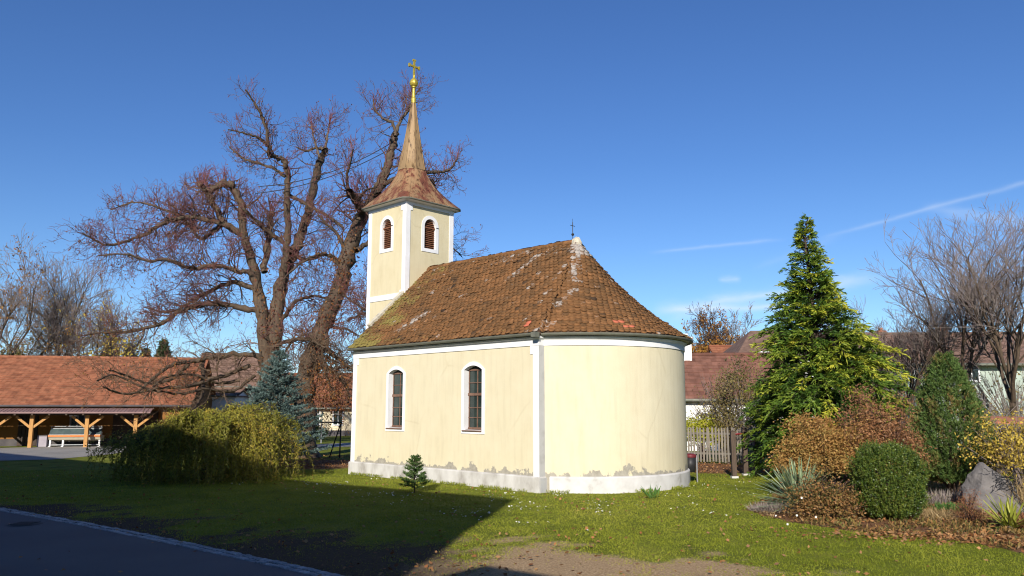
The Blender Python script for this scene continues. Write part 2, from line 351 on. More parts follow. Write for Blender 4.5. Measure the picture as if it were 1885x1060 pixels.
MAT['yucca_gold'] = leafy('striped_yucca_leaves', [(.15, .2, .03), (.32, .34, .05), (.45, .44, .1)], .15, .45)
MAT['lavender'] = leafy('lavender_stems', [(.17, .15, .13), (.3, .26, .21), (.25, .2, .22)], .15)
MAT['green_herb'] = leafy('green_herb_leaves', [(.05, .12, .025), (.11, .22, .05)], .25)
MAT['grass'] = leafy('lawn_grass', [(.11, .145, .012), (.235, .27, .022), (.36, .365, .045), (.46, .38, .11)], .35, .6, pos=[0, .4, .82, 1])
MAT['fallen'] = leafy('fallen_leaves', [(.17, .065, .025), (.34, .15, .055), (.42, .24, .10), (.22, .12, .06)], .15, .8)
MAT['daisy'] = leafy('daisy_petals', [(.7, .7, .66), (.85, .85, .82)], .1, .7)
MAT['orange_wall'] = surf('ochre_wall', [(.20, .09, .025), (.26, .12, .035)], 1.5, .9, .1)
MAT['cream_wall'] = surf('cream_wall', [(.66, .56, .38), (.74, .64, .44)], 1., .9, .1)
MAT['white_wall'] = surf('white_wall', [(.66, .66, .64), (.78, .78, .77)], 1.5, .9, .1)
MAT['mint_wall'] = surf('mint_wall', [(.32, .38, .33), (.40, .46, .40)], 1.2, .9, .1)
MAT['dark_wall'] = surf('dark_base', [(.06, .055, .06), (.1, .09, .09)], 2, .9, .1)
MAT['sheet'] = surf('brown_sheet_metal', [(.20, .12, .115), (.26, .165, .155)], 3, .5, .05)
MAT['post_wood'] = surf('honey_timber', [(.38, .19, .06), (.5, .27, .09)], 6, .7, .15, stretch=(4, 4, .4))
MAT['dark_wood'] = surf('dark_stained_wood', [(.055, .038, .028), (.10, .07, .05)], 7, .7, .2, stretch=(4, 4, .4))
MAT['picket'] = rnd_surf('weathered_pickets', [(.15, .135, .115), (.25, .225, .19), (.19, .16, .13)], nscale=9, stretch=(3, 3, .3))
MAT['door'] = surf('dark_door', [(.03, .02, .015), (.06, .035, .022)], 3, .6, .1)
MAT['red_paint'] = surf('red_paint', [(.36, .03, .035), (.46, .05, .05)], 5, .45, .05)
MAT['dark_red'] = surf('dark_red_plastic', [(.10, .015, .02), (.16, .025, .03)], 5, .5, .05)
MAT['steel'] = surf('grey_steel', [(.28, .29, .3), (.36, .37, .38)], 8, .4, .05, metal=.5)
MAT['orange_stripe'] = surf('orange_stripe', [(.62, .17, .045), (.7, .22, .06)], 6, .5, .0)
MAT['beige_panel'] = surf('beige_panel', [(.38, .34, .25), (.46, .41, .31)], 4, .5, .05)
MAT['grey_box'] = surf('grey_box', [(.27, .24, .28), (.33, .3, .33)], 4, .6, .05)
MAT['clear_glass'] = surf('counter_glass', [(.05, .07, .075), (.09, .12, .12)], 3, .1, .0, spec=.7)
MAT['rock'] = surf('grey_granite', [(.075, .07, .068), (.135, .125, .12), (.19, .175, .165)], 3.5, .92, .7, [.3, .5, .72], detail=9, bscale=9, bdist=.05)
MAT['sett'] = rnd_surf('granite_setts', [(.27, .27, .27), (.42, .415, .41)], nscale=20)
MAT['cast_iron'] = surf('cast_iron_cover', [(.02, .02, .02), (.045, .042, .04)], 12, .6, .3)
MAT['chimney_red'] = surf('brick_chimney', [(.36, .13, .07), (.45, .19, .1)], 6, .9, .2)
def asphalt_mat(name, c0, c1):
    m, nt, N, L, b = new_mat(name)
    n = noise_node(N, L, .5, 6); n2 = noise_node(N, L, 90, 3)
    r = ramp(N, [c0, c1], [.3, .7]); L.new(n, r.inputs[0]); r2 = ramp(N, [(.6, .6, .6), (1.35, 1.35, 1.35)], [.3, .7]); L.new(n2, r2.inputs[0])
    mu = N.new('ShaderNodeMixRGB'); mu.blend_type = 'MULTIPLY'; mu.inputs[0].default_value = .8; L.new(r.outputs[0], mu.inputs[1]); L.new(r2.outputs[0], mu.inputs[2])
    L.new(mu.outputs[0], b.inputs['Base Color']); b.inputs['Roughness'].default_value = .88; add_bump(N, L, b, n2, .5, .01); return m
MAT['asphalt'] = asphalt_mat('asphalt', (.075, .075, .08), (.105, .104, .106))
MAT['old_road'] = asphalt_mat('pale_road', (.22, .21, .19), (.32, .30, .27))
def ground_mat():
    m, nt, N, L, b = new_mat('lawn_soil')
    n = noise_node(N, L, 1.1, 8); n2 = noise_node(N, L, 26, 6, rough=.7)
    g = ramp(N, [(.10, .11, .018), (.16, .185, .022), (.22, .22, .04)], [.3, .5, .7]); L.new(n, g.inputs[0])
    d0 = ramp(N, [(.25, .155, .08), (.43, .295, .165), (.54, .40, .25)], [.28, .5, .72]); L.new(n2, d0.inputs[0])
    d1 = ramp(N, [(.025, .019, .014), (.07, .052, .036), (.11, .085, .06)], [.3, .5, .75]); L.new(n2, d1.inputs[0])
    sd = N.new('ShaderNodeAttribute'); sd.attribute_name = 'lit_soil'
    d = N.new('ShaderNodeMixRGB'); L.new(sd.outputs['Fac'], d.inputs[0]); L.new(d1.outputs[0], d.inputs[1]); L.new(d0.outputs[0], d.inputs[2])  # bare soil painted dark on the shaded left, tan on the sunlit right
    q = ramp(N, [(.075, .04, .022), (.20, .10, .05), (.32, .19, .1)], [.3, .5, .7]); L.new(n2, q.inputs[0])
    cur = g.outputs[0]
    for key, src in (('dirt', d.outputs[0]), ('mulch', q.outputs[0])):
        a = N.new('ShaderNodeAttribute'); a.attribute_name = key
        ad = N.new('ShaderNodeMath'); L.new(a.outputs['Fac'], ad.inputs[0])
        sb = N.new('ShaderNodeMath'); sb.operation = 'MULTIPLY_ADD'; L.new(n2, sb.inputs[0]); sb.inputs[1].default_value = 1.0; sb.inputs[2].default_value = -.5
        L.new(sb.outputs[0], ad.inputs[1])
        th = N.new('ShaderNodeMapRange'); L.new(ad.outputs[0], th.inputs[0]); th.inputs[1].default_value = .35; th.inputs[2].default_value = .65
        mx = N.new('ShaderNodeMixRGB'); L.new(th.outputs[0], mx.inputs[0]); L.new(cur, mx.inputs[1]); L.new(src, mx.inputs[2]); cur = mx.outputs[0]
    mu = N.new('ShaderNodeMixRGB'); mu.blend_type = 'MULTIPLY'; mu.inputs[0].default_value = .6
    r2 = ramp(N, [(.55, .55, .55), (1.25, 1.25, 1.25)], [.3, .7]); L.new(n2, r2.inputs[0]); L.new(cur, mu.inputs[1]); L.new(r2.outputs[0], mu.inputs[2])
    L.new(mu.outputs[0], b.inputs['Base Color']); b.inputs['Roughness'].default_value = .95; b.inputs['Specular IOR Level'].default_value = .1
    add_bump(N, L, b, n2, .8, .04); return m
MAT['ground'] = ground_mat()

# ------------------------------------------------------------------ ground, roads
EDGE = [ground(*p)[:2] for p in ((-420, 893), (-200, 912), (0, 938), (150, 965), (300, 995), (450, 1027), (600, 1060))]
EDGE = np.array(EDGE); dl = unit(EDGE[-1] - EDGE[-3]); EDGE = np.vstack([EDGE[0] + unit(EDGE[0] - EDGE[2]) * 25, EDGE, EDGE[-1] + dl * 30])
STREET_T = unit(EDGE[-2] - EDGE[3]); STREET_N = np.array([-STREET_T[1], STREET_T[0]])      # normal points to the lawn
if STREET_N[1] < 0: STREET_N = -STREET_N
def street_offset(x, y):
    """signed distance to the edging, positive on the lawn"""
    x = np.asarray(x, float); y = np.asarray(y, float); best = np.full(x.shape, 1e9)
    for a, b in zip(EDGE[:-1], EDGE[1:]):
        t = b - a; l = np.linalg.norm(t); t = t / l; nn = np.array([-t[1], t[0]]); nn = nn if nn @ STREET_N > 0 else -nn
        s = np.clip((x - a[0]) * t[0] + (y - a[1]) * t[1], 0, l)
        d = np.hypot(x - a[0] - t[0] * s, y - a[1] - t[1] * s); sg = np.sign((x - a[0]) * nn[0] + (y - a[1]) * nn[1])
        best = np.where(d < np.abs(best), d * np.where(sg == 0, 1, sg), best)
    return best
CH = np.array([.755, 22.135]); CA = math.radians(46.068)
CE = np.array([math.sin(CA), -math.cos(CA)]); CN = np.array([math.cos(CA), math.sin(CA)])
LEN, WID, RAD, AX = 8.98, 6.755, 3.49, -1.454
RET = WID / 2 - math.sqrt(RAD ** 2 - AX ** 2)
def in_chapel(x, y, pad=.08):
    u = (x - CH[0]) * CE[0] + (y - CH[1]) * CE[1]; v = (x - CH[0]) * CN[0] + (y - CH[1]) * CN[1]
    return ((u > -LEN - pad) & (u < pad) & (v > -pad) & (v < WID + pad)) | (np.hypot(u - AX, v - WID / 2) < RAD + pad) & (u > -2)
BED = [ground(*p)[:2] for p in ((1372, 938), (1440, 957), (1560, 975), (1640, 985), (1720, 983), (1790, 1000), (1900, 1020))]
BED = np.array(BED + [BED[-1] + (5, 0), BED[-1] + (7, 24), (11.0, 31.0), (8.6, 25.5), (6.9, 21.3)])
def dirt_mask(x, y):
    o = street_offset(x, y); w = x
    lim = np.interp(x, [-9, -4, -1.5, .5, 3, 6, 9, 14], [.9, 1.7, 2.7, 3.7, 3.9, 3.3, 2.2, .6])
    return np.clip((lim - o + (fbm(x, y, 1.4, 3) - .5) * 3.4 + (fbm(x, y, .35, 4) - .5) * 1.8) / 2.0 + .5, 0, 1) * (o > -.5)
def mulch_mask(x, y):
    m = in_poly(x, y, BED).astype(float)
    a = ground(1330, 866)[:2]; m = np.maximum(m, np.clip(1.5 - ((x - a[0]) / 2.6) ** 2 - ((y - a[1] - 1.2) / 2.6) ** 2, 0, 1))
    a = ground(600, 850)[:2]; m = np.maximum(m, np.clip(1.5 - ((x - a[0]) / 3.2) ** 2 - ((y - a[1] - .5) / 4.5) ** 2, 0, 1))
    return m
def bumps(x, y): return (fbm(x, y, 2.2, 11) - .5) * .07 * np.clip(street_offset(x, y) / 1.5, 0, 1)
def make_ground():
    xs = np.unique(np.concatenate([np.arange(-26, 26.01, .2), [-900, -400, -200, -120, -80, -60, -50, -40, -34, -30, 30, 34, 40, 50, 60, 80, 120, 200, 400, 900]]))
    ys = np.unique(np.concatenate([np.arange(6, 36.01, .2), [-300, -100, -40, -15, 0, 3, 38, 40, 43, 47, 52, 60, 70, 90, 120, 200, 400, 900, 1500]]))
    X, Y = np.meshgrid(xs, ys); near = (np.abs(X) < 26) & (Y > 6) & (Y < 36)
    Z = np.where(near, bumps(X, Y), 0) - .004
    V = np.stack([X, Y, Z], -1).reshape(-1, 3); n = len(xs)
    i = np.arange(len(ys) - 1)[:, None] * n + np.arange(n - 1)[None]
    F = np.stack([i, i + 1, i + n + 1, i + n], -1).reshape(-1, 4)
    o = mesh('ground', V, F, MAT['ground'], smooth=True, more={'lit_soil': np.clip((X + 1.6 + (fbm(X, Y, 1.1, 61) - .5) * 2.2) / 1.6, 0, 1).ravel(), 'dirt': np.where(near, dirt_mask(X, Y), 0).ravel(), 'mulch': np.where(near, mulch_mask(X, Y), 0).ravel()})
    tag(o, 'green lawn with a bare strip of soil in front of the chapel', 'ground', kind='structure')
    # street sheet on the far side of the edging
    out = EDGE - STREET_N * .14
    V = [(p[0], p[1], .012) for p in out] + [(p[0] - STREET_N[0] * 30, p[1] - STREET_N[1] * 30, .012) for p in out]
    k = len(out); F = [(i, i + k, i + k + 1, i + 1) for i in range(k - 1)]
    tag(mesh('street', V, F, MAT['asphalt']), 'dark asphalt street in shade at the lower left', 'street', kind='structure')
    # two rows of setts
    mb = MB()
    for a, b in zip(EDGE[:-1], EDGE[1:]):
        t = b - a; l = np.linalg.norm(t); t = t / l; nn = np.array([-t[1], t[0]]); nn = nn if nn @ STREET_N > 0 else -nn
        for row in (-.075, .075):
            s = 0.
            while s < l:
                w = rng.uniform(.13, .19); c = a + t * (s + w / 2) + nn * (row + rng.normal() * .006); h = .022 + rng.normal() * .005
                if np.hypot(*c) < 34:
                    p = [c + t * sx * (w / 2 - .012) + nn * sy * .062 for sx, sy in ((-1, -1), (1, -1), (1, 1), (-1, 1))]
                    q = [c + (v - c) * .82 for v in p]; r = rng.random()
                    mb.add([(v[0], v[1], -.02) for v in p] + [(v[0], v[1], h - .012) for v in p] + [(v[0], v[1], h) for v in q],
                           [(0, 1, 5, 4), (1, 2, 6, 5), (2, 3, 7, 6), (3, 0, 4, 7), (4, 5, 9, 8), (5, 6, 10, 9), (6, 7, 11, 10), (7, 4, 8, 11), (8, 9, 10, 11)], r)
                s += w
    tag(mb.build('sett_edging', MAT['sett']), 'double row of granite setts along the asphalt street', 'kerb', kind='structure')
    # far roads
    def road(name, pix, label, z=.008):
        V = [ground(*p) + (0, 0, z) for p in pix]; k = len(V) // 2
        tag(mesh(name, V, [(i, i + 1, 2 * k - 2 - i, 2 * k - 1 - i) for i in range(k - 1)], MAT['old_road']), label, 'road', kind='structure')
    road('road', [(-500, 838), (0, 848), (95, 846), (185, 838), (260, 829), (330, 822), (330, 817), (240, 818), (130, 821), (70, 823), (0, 824.5), (-500, 824)], 'pale road in front of the tiled barn')
    road('road', [(360, 821), (470, 817), (580, 824), (640, 822), (720, 821), (720, 813.5), (640, 815), (585, 818), (470, 810), (360, 814)], 'narrow grey road past the cream house')
    road('road', [(470, 806), (560, 805.5), (640, 802), (720, 800), (720, 797.5), (640, 799), (560, 801), (470, 801)], 'far grey road in front of the cream house')
    c = ground(45, 966); mb = MB(); mb.lathe([(0, .03), (.26, .03), (.26, .024), (.30, .024), (.33, .016)], c, 28)
    for k in range(-4, 5): mb.box(c[0] - .2, c[1] + k * .05 - .012, .028, c[0] + .2, c[1] + k * .05 + .012, .036)
    o = mb.build('manhole_cover', MAT['cast_iron']); tag(o, 'round dark iron manhole cover in the shaded street', 'manhole cover')
make_ground()

# ------------------------------------------------------------------ chapel
def sweep(mb, path, nrm, prof, closed_prof=False, r=0.):
    """path [(x,y)], mitre normals, profile [(offset,z)]"""
    k = len(prof); V = []
    for (p, m) in zip(path, nrm):
        for (o, z) in prof: V.append((p[0] + m[0] * o, p[1] + m[1] * o, z))
    F = []
    for i in range(len(path) - 1):
        for j in range(k if closed_prof else k - 1):
            a = i * k + j; b = i * k + (j + 1) % k; F.append((a, a + k, b + k, b))
    if closed_prof: F.append(tuple(range(k))); F.append(tuple((len(path) - 1) * k + j for j in range(k))[::-1])
    mb.add(V, F, r)
def mitres(path):
    path = [np.array(p, float) for p in path]; out = []
    for i in range(len(path)):
        t0 = unit(path[i] - path[i - 1]) if i else unit(path[1] - path[0])
        t1 = unit(path[i + 1] - path[i]) if i < len(path) - 1 else t0
        n0 = np.array([t0[1], -t0[0]]); n1 = np.array([t1[1], -t1[0]]); m = n0 + n1; m = m / (m @ n0) if abs(m @ n0) > .2 else n0
        out.append(m)
    return out
def arched_wall(mb, o, u, u0, u1, z0, z1, ops):
    """flat wall with arched holes; o, u in plan; ops (uc, hw, zb, zs, rise)"""
    P = lambda a, z: (o[0] + u[0] * a, o[1] + u[1] * a, z)
    cur = u0
    for (uc, hw, zb, zs, rise) in ops:
        mb.add([P(cur, z0), P(uc - hw, z0), P(uc - hw, z1), P(cur, z1)], [(0, 1, 2, 3)])
        mb.add([P(uc - hw, z0), P(uc + hw, z0), P(uc + hw, zb), P(uc - hw, zb)], [(0, 1, 2, 3)])
        arc = arch_pts(uc, hw, zs, rise)
        for (a0, b0), (a1, b1) in zip(arc[:-1], arc[1:]): mb.add([P(a0, b0), P(a1, b1), P(a1, z1), P(a0, z1)], [(0, 1, 2, 3)])
        cur = uc + hw
    mb.add([P(cur, z0), P(u1, z0), P(u1, z1), P(cur, z1)], [(0, 1, 2, 3)])
def arch_pts(uc, hw, zs, rise, n=12):
    return [(uc - hw * math.cos(PI * i / n), zs + rise * math.sin(PI * i / n)) for i in range(n + 1)] if rise > hw * .7 else \
           [(uc - hw + 2 * hw * i / n, zs + rise * (1 - (2 * i / n - 1) ** 2)) for i in range(n + 1)]
def surround(mb, o, u, n, uc, hw, zb, zs, rise, band, proud, depth, splay=0.):
    """proud white frame round an arched opening with its reveals"""
    def loop(h, b, s, r): return [(uc - h, b), (uc + h, b)] + arch_pts(uc, h, s, r)[::-1]
    inner = loop(hw, zb, zs, rise); outer = loop(hw + band, zb - band, zs, rise + band); back = loop(hw + splay, zb, zs, rise + splay)
    P = lambda a, z, d: (o[0] + u[0] * a + n[0] * d, o[1] + u[1] * a + n[1] * d, z)
    k = len(inner)
    V = [P(a, z, proud) for a, z in inner] + [P(a, z, proud) for a, z in outer] + [P(a, z, -.01) for a, z in outer] + [P(a, z, -depth) for a, z in back]
    F = []
    for i in range(k):
        j = (i + 1) % k
        F += [(i, j, k + j, k + i), (k + i, k + j, 2 * k + j, 2 * k + i), (3 * k + i, 3 * k + j, j, i)]
    mb.add(V, F)
def pane(mb, o, u, n, uc, hw, zb, zs, rise, d):
    pts = [(uc - hw, zb), (uc + hw, zb)] + arch_pts(uc, hw, zs, rise)[::-1]
    mb.add([(o[0] + u[0] * a + n[0] * d, o[1] + u[1] * a + n[1] * d, z) for a, z in pts], [tuple(range(len(pts)))])
def make_chapel():
    t = thing('chapel', 'small pale yellow chapel with rounded end, tiled roof and slender spire', 'chapel', (CH[0], CH[1], 0), -(PI / 2 - CA))
    ZC, ZP = 4.07, .415; ZT = 4.37
    S, N_ = (1, 0), (0, -1)
    WIN = [(-6.50, .395, 1.66, 3.47, .13), (-2.69, .395, 1.66, 3.47, .13)]
    a0 = math.atan2(RET - WID / 2, -AX); arc = [(AX + RAD * math.cos(a), WID / 2 + RAD * math.sin(a)) for a in np.linspace(a0, -a0, 49)]
    mb = MB()
    arched_wall(mb, (0, 0), S, -LEN, 0, -.3, ZT, WIN)
    rest = [(0, 0)] + arc + [(0, WID), (-LEN, WID), (-LEN, 0)]; rest[1] = (0, RET)
    sweep(mb, rest, mitres(rest), [(0, -.3), (0, ZT)])
    mb.add([(-LEN, 0, ZT), (-LEN, WID, ZT), (-LEN, WID / 2, 7.7)], [(0, 2, 1)])
    mb.build('wall', MAT['wall'], t)
    # plinth: nave and apse
    pr = [(-.02, ZP + .035), (.05, ZP + .012), (.066, ZP - .012), (.066, -.3)]
    path = [(-LEN, WID), (-LEN, 0), (0, 0), (0, RET + .01)]
    mb = MB(); sweep(mb, path, mitres(path), pr); mb.build('plinth', MAT['plinth'], t)
    path = [(0.0, RET - .0)] + arc[1:]; mb = MB(); m = mitres(path); sweep(mb, path[1:], m[1:], pr)
    p0, q0 = np.array(path[1]), np.array(m[1]); mb.build('plinth', MAT['apse_plinth'], t)
    # cornice band
    pc = [(-.01, ZC), (.028, ZC), (.028, ZC + .15), (.06, ZC + .19), (.09, ZC + .21), (.09, ZC + .255), (-.01, ZC + .262)]
    path = [(-LEN, WID), (-LEN, 0), (0, 0), (0, RET)]; mb = MB(); sweep(mb, path, mitres(path), pc)
    path = arc; sweep(mb, path, mitres(path), pc); mb.build('cornice', MAT['white'], t)
    # corner strips with the notched heads
    mb = MB()
    mb.box(-.205, -.02, ZP + .01, .02, RET + .012, ZC - .001); mb.box(-.31, -.0205, ZC - .24, -.204, .05, ZC - .002); mb.build('corner_trim', MAT['white'], t); mb = MB()
    mb.box(.0201, -.0195, -.2, .0245 + .05 * 0, RET + .02, ZC - .003); mb.box(.0667, -.02, -.2, .0705, RET + .09, ZP - .02); mb.build('corner_return_shade_slabs', MAT['return'], t); mb = MB()  # slabs laid over the white return to carry its painted shade
    mb.box(-LEN - .02, -.02, ZP + .01, -LEN + .2, .22, ZC - .001); mb.box(-LEN + .199, -.0205, ZC - .24, -LEN + .3, .05, ZC - .002)
    mb.build('corner_trim', MAT['white'], t)
    # windows
    for w in WIN:
        mb = MB(); surround(mb, (0, 0), S, N_, *w, .118, .022, .235); wo = mb.build('window', MAT['white'], t)
        mb = MB(); pane(mb, (0, 0), S, N_, w[0], w[1], w[2], w[3], w[4], -.2); mb.build('pane', MAT['glass'], wo)
        mb = MB(); uc, hw, zb, zs, ri = w
        for x in (-hw + .022, -.0, hw - .022): mb.box(uc + x - .014, .175, zb, uc + x + .014, .199, zs + ri * .6)
        mb.box(uc - hw, .165, zb, uc + hw, .198, zb + .07); mb.box(uc - hw, .15, zb + 1.03, uc + hw, .198, zb + 1.11)
        for z in (zb + .36, zb + .66, zb + 1.42): mb.box(uc - hw, .172, z - .011, uc + hw, .1985, z + .011)
        mb.box(uc - hw, .16, zs - .02, uc + hw, .1987, zs + .03)
        mb.build('glazing_bar', MAT['brown_frame'], wo)
        mb = MB(); mb.add([(uc - hw - .05, -.06, zb - .02), (uc + hw + .02, -.06, zb - .02), (uc + hw, .2, zb + .035), (uc - hw, .2, zb + .035), (uc - hw - .05, -.06, zb - .045), (uc + hw + .02, -.06, zb - .045)],
                          [(0, 1, 2, 3), (4, 5, 1, 0)]); mb.build('sill', MAT['brown_frame'], wo)
    # ---- roof
    ZE, ZR, OV = 4.43, 7.80, .20; RA = -1.30
    nx = .14
    ap0 = math.atan2(-(math.sqrt((RAD + OV) ** 2 - (nx - AX) ** 2)), nx - AX)
    na = 60; arcs = np.linspace(ap0, -ap0, na)
    E_, G_, SG = [], [], []
    for x in np.linspace(-LEN - .06, nx, 40): E_.append((x, -OV)); G_.append((min(x, RA), WID / 2)); SG.append(np.clip((x + 2.5) / 2.6, 0, 1) * .05)
    for a in arcs: E_.append((AX + (RAD + OV) * math.cos(a), WID / 2 + (RAD + OV) * math.sin(a))); G_.append((RA, WID / 2)); SG.append(.05 + .05 * min(1, (a - ap0) / .5, (-ap0 - a) / .5))
    for x in np.linspace(nx, -LEN - .06, 40): E_.append((x, WID + OV)); G_.append((min(x, RA), WID / 2)); SG.append(np.clip((x + 2.5) / 2.6, 0, 1) * .05)
    E_, G_, SG = np.array(E_), np.array(G_), np.array(SG)
    def roof_pt(e, g, s, v, lift=0.):
        """v 0 at eave, 1 at ridge"""
        xy = e + (g - e) * v[..., None]; q = 1 - v
        z = ZE + (ZR - ZE) * (1 - q - s * np.sin(PI * q))
        return np.concatenate([xy, z[..., None]], -1)
    vs = np.linspace(0, 1, 9); k = len(E_)
    grid = np.stack([roof_pt(E_, G_, SG, np.full(k, v)) for v in vs])          # (9,k,3)
    V = np.concatenate([grid.reshape(-1, 3), grid[0] + (0, 0, -.05)]); i = np.arange(8)[:, None] * k + np.arange(k - 1)[None]
    F = np.stack([i, i + 1, i + k + 1, i + k], -1).reshape(-1, 4)
    j = np.arange(k - 1); F = np.concatenate([F, np.stack([9 * k + j, 9 * k + j + 1, j + 1, j], -1)])
    roof = mesh('roof', V, F, MAT['roof_under'], t)
    # soffit between wall head and eave
    inner = [(-LEN, 0), (0, 0), (0, RET)] + arc[1:-1] + [(0, WID), (-LEN, WID)]
    mb = MB(); path = [(-LEN, 0), (.1, 0)]; sweep(mb, path, mitres(path), [(0, 4.335), (OV, 4.375)])
    sweep(mb, arc, mitres(arc), [(0, 4.335), (OV, 4.375)]); mb.build('soffit', MAT['white'], roof)
    # plain tiles, each a rounded slab
    rows = 31; Vt, Ft, Rt, Mo, Li, Fr = [], [], [], [], [], []; base = 0
    d_e = np.concatenate([[0], np.cumsum(np.linalg.norm(np.diff(E_, axis=0), axis=1))])
    shp = [(-.5, 1.0), (-.5, .27), (-.38, .10), (-.15, 0), (.15, 0), (.38, .10), (.5, .27), (.5, 1.0)]
    for r in range(rows):
        v0 = (r - .15) / rows
        P0 = roof_pt(E_, G_, SG, np.full(k, max(v0, -.004)))
        ds = np.concatenate([[0], np.cumsum(np.linalg.norm(np.diff(P0, axis=0), axis=1))]); keep = ds[-1]
        n = max(4, int(keep / .185)); s = (np.arange(n) + (.5 if r % 2 else .0) + .25) * keep / n; s = s[s < keep - .02]
        f = np.interp(s, ds, np.arange(k)); i0 = np.clip(f.astype(int), 0, k - 2); fr = (f - i0)[:, None]
        e = E_[i0] * (1 - fr) + E_[i0 + 1] * fr; g = G_[i0] * (1 - fr) + G_[i0 + 1] * fr; sg = SG[i0] * (1 - fr[:, 0]) + SG[i0 + 1] * fr[:, 0]
        c0 = roof_pt(e, g, sg, np.full(len(s), v0)); c1 = roof_pt(e, g, sg, np.full(len(s), min(v0 + .05, 1)))
        up = c1 - c0; up /= np.linalg.norm(up, axis=1, keepdims=True)
        tx = P0[i0 + 1] - P0[i0]; bad = np.linalg.norm(tx, axis=1) < 1e-6; tx[bad] = (1, 0, 0); tx /= np.linalg.norm(tx, axis=1, keepdims=True)
        tx = tx - up * (tx * up).sum(1, keepdims=True); tx /= np.linalg.norm(tx, axis=1, keepdims=True) + 1e-9
        nn = np.cross(tx, up)
        m = len(s); w = keep / n * .985; lift = .062 + rng.normal(size=m) * .012; skew = rng.normal(size=m) * .03; dz = rng.normal(size=m) * .012
        Lt = .29
        pts = []
        for (a, b) in shp:
            h = (lift * (1 - b) + .006)[:, None]
            pts.append(c0 + tx * (a * w + skew * b * .1)[:, None] + up * (b * Lt + dz + skew * a * .5)[:, None] + nn * h)
        for (a, b) in shp[1:-1]:
            h = (lift * (1 - b) - .03)[:, None]
            pts.append(c0 + tx * (a * w + skew * b * .1)[:, None] + up * (b * Lt + dz + skew * a * .5)[:, None] + nn * h)
        Vt.append(np.stack(pts, 1).reshape(-1, 3))
        ids = base + np.arange(m)[:, None] * 14
        for q in ((0, 1, 6, 7), (1, 2, 5, 6), (2, 3, 4, 5)): Ft.append(ids + np.array(q))
        for q in range(5): Ft.append(ids + np.array((q + 1, 8 + q, 9 + q, q + 2)))
        base += 14 * m
        rnd = np.clip(.5 + rng.normal(size=m) * .16 + (fbm(c0[:, 0], c0[:, 1] + c0[:, 2], .8, 15) - .5) * .5, 0, 1)
        x = c0[:, 0]; vv = v0; south = c0[:, 1] < WID / 2
        big = fbm(x, c0[:, 1] + c0[:, 2], .9, 5)
        moss = np.clip(.42 - (x + LEN) * .16, -.2, .42) + (.16 if r < 2 else 0) + (.5 - vv) * .12
        moss = moss + .04 * (x < -LEN + 1.6) + .06 * (x > .2) + (big - .5) * .8
        # pale lichen streak down from the apex, a patch on the nave slope and one lower down
        hx, hv = -1.15 + (1 - vv) * .75, vv
        li = .36 * np.exp(-((x - (-1.25 + (1 - vv) * 1.9)) / .16) ** 2) * (vv > .55) + .42 * np.exp(-((x + .2) / .13) ** 2) * (.28 < vv < .5) * south
        li = li + .34 * np.exp(-((x + 2.9 - (vv - .75) * 2.0) / .22) ** 2) * (.6 < vv < .88) + .3 * np.exp(-((x + 6.6 - (vv - .2) * 3) / .4) ** 2) * (.1 < vv < .35) + .3 * (x > -.1) * (x < .22) * (vv < .1) * south
        li = li + (.2 if r > rows - 5 else 0) * (x > -5) + (fbm(x, c0[:, 2] + c0[:, 1], .35, 9) - .5) * .42 + .16 * (rng.random(m) < .10) * rng.random(m) * 2
        fresh = ((np.hypot(x + .50, (vv - .075) * 4) < .16) & south) | ((np.abs(x - 1.42) < .12) & (np.abs(vv - .13) < .02) & south) | ((np.abs(x - 1.72) < .10) & (np.abs(vv - .065) < .02) & south)
        for lst, val in ((Rt, rnd), (Mo, moss), (Li, li), (Fr, fresh.astype(float))): lst.append(np.repeat(val, 14))
    mesh('roof_tiles', np.concatenate(Vt), np.concatenate(Ft), MAT['tiles'], roof, np.concatenate(Rt), more={'moss': np.concatenate(Mo), 'lichen': np.concatenate(Li), 'fresh': np.concatenate(Fr)})
    # ridge caps and the mortar lump at their end
    Vs, Fs, Rs, off = [], [], [], 0
    x = -LEN - .02; mbm = MB()
    while x < RA - .38:
        th = np.linspace(-.25, PI + .25, 9); z = ZR - .02 + rng.normal() * .006
        for (xx, rr) in ((x, .125), (x + .40, .105)):
            Vs += [(xx, WID / 2 + rr * math.cos(a), z + rr * .85 * math.sin(a)) for a in th]
        Fs += [(off + i, off + 9 + i, off + 10 + i, off + 1 + i) for i in range(8)] + [tuple(off + i for i in range(9))]; off += 18
        Rs += [float(np.clip((.55 + rng.normal() * .15), 0, 1))] * 18; x += .36
    Rs = np.array(Rs); mesh('ridge_cap', np.array(Vs), Fs, MAT['tiles'], roof, Rs, more={'moss': Rs * 0 - .2, 'lichen': Rs * 0 + .08, 'fresh': Rs * 0 + .0})
    th = np.linspace(0, 2 * PI, 14)[:-1]; mb = MB()
    prof = [(.16, -.34), (.19, -.2), (.17, -.05), (.13, .06), (.07, .12), (.012, .135)]
    mb.lathe(prof, (RA - .02, WID / 2, ZR - .0), 13)
    mb.V = [(a + rng.normal() * .012, b + rng.normal() * .012, c + rng.normal() * .012) for a, b, c in mb.V]
    mb.build('mortar_cap', MAT['mortar'], roof)
    mb = MB()                                       # mortar fillet between roof edge and tower
    for i in range(16):
        a, b = i / 16, (i + 1) / 16; e = np.array((-LEN - .02, -.1)); g = np.array((-LEN - .02, WID / 2))
        if a < .25: continue
        pa, pb = [np.array([-LEN - .02, -.3 + (WID / 2 + .3) * q, ZE + (ZR - ZE) * q + .04]) for q in (a, b)]
        mb.bar(pa, pb, .16 + rng.random() * .08, .1, r=0)
    mb.build('mortar_fillet', MAT['mortar'], roof)
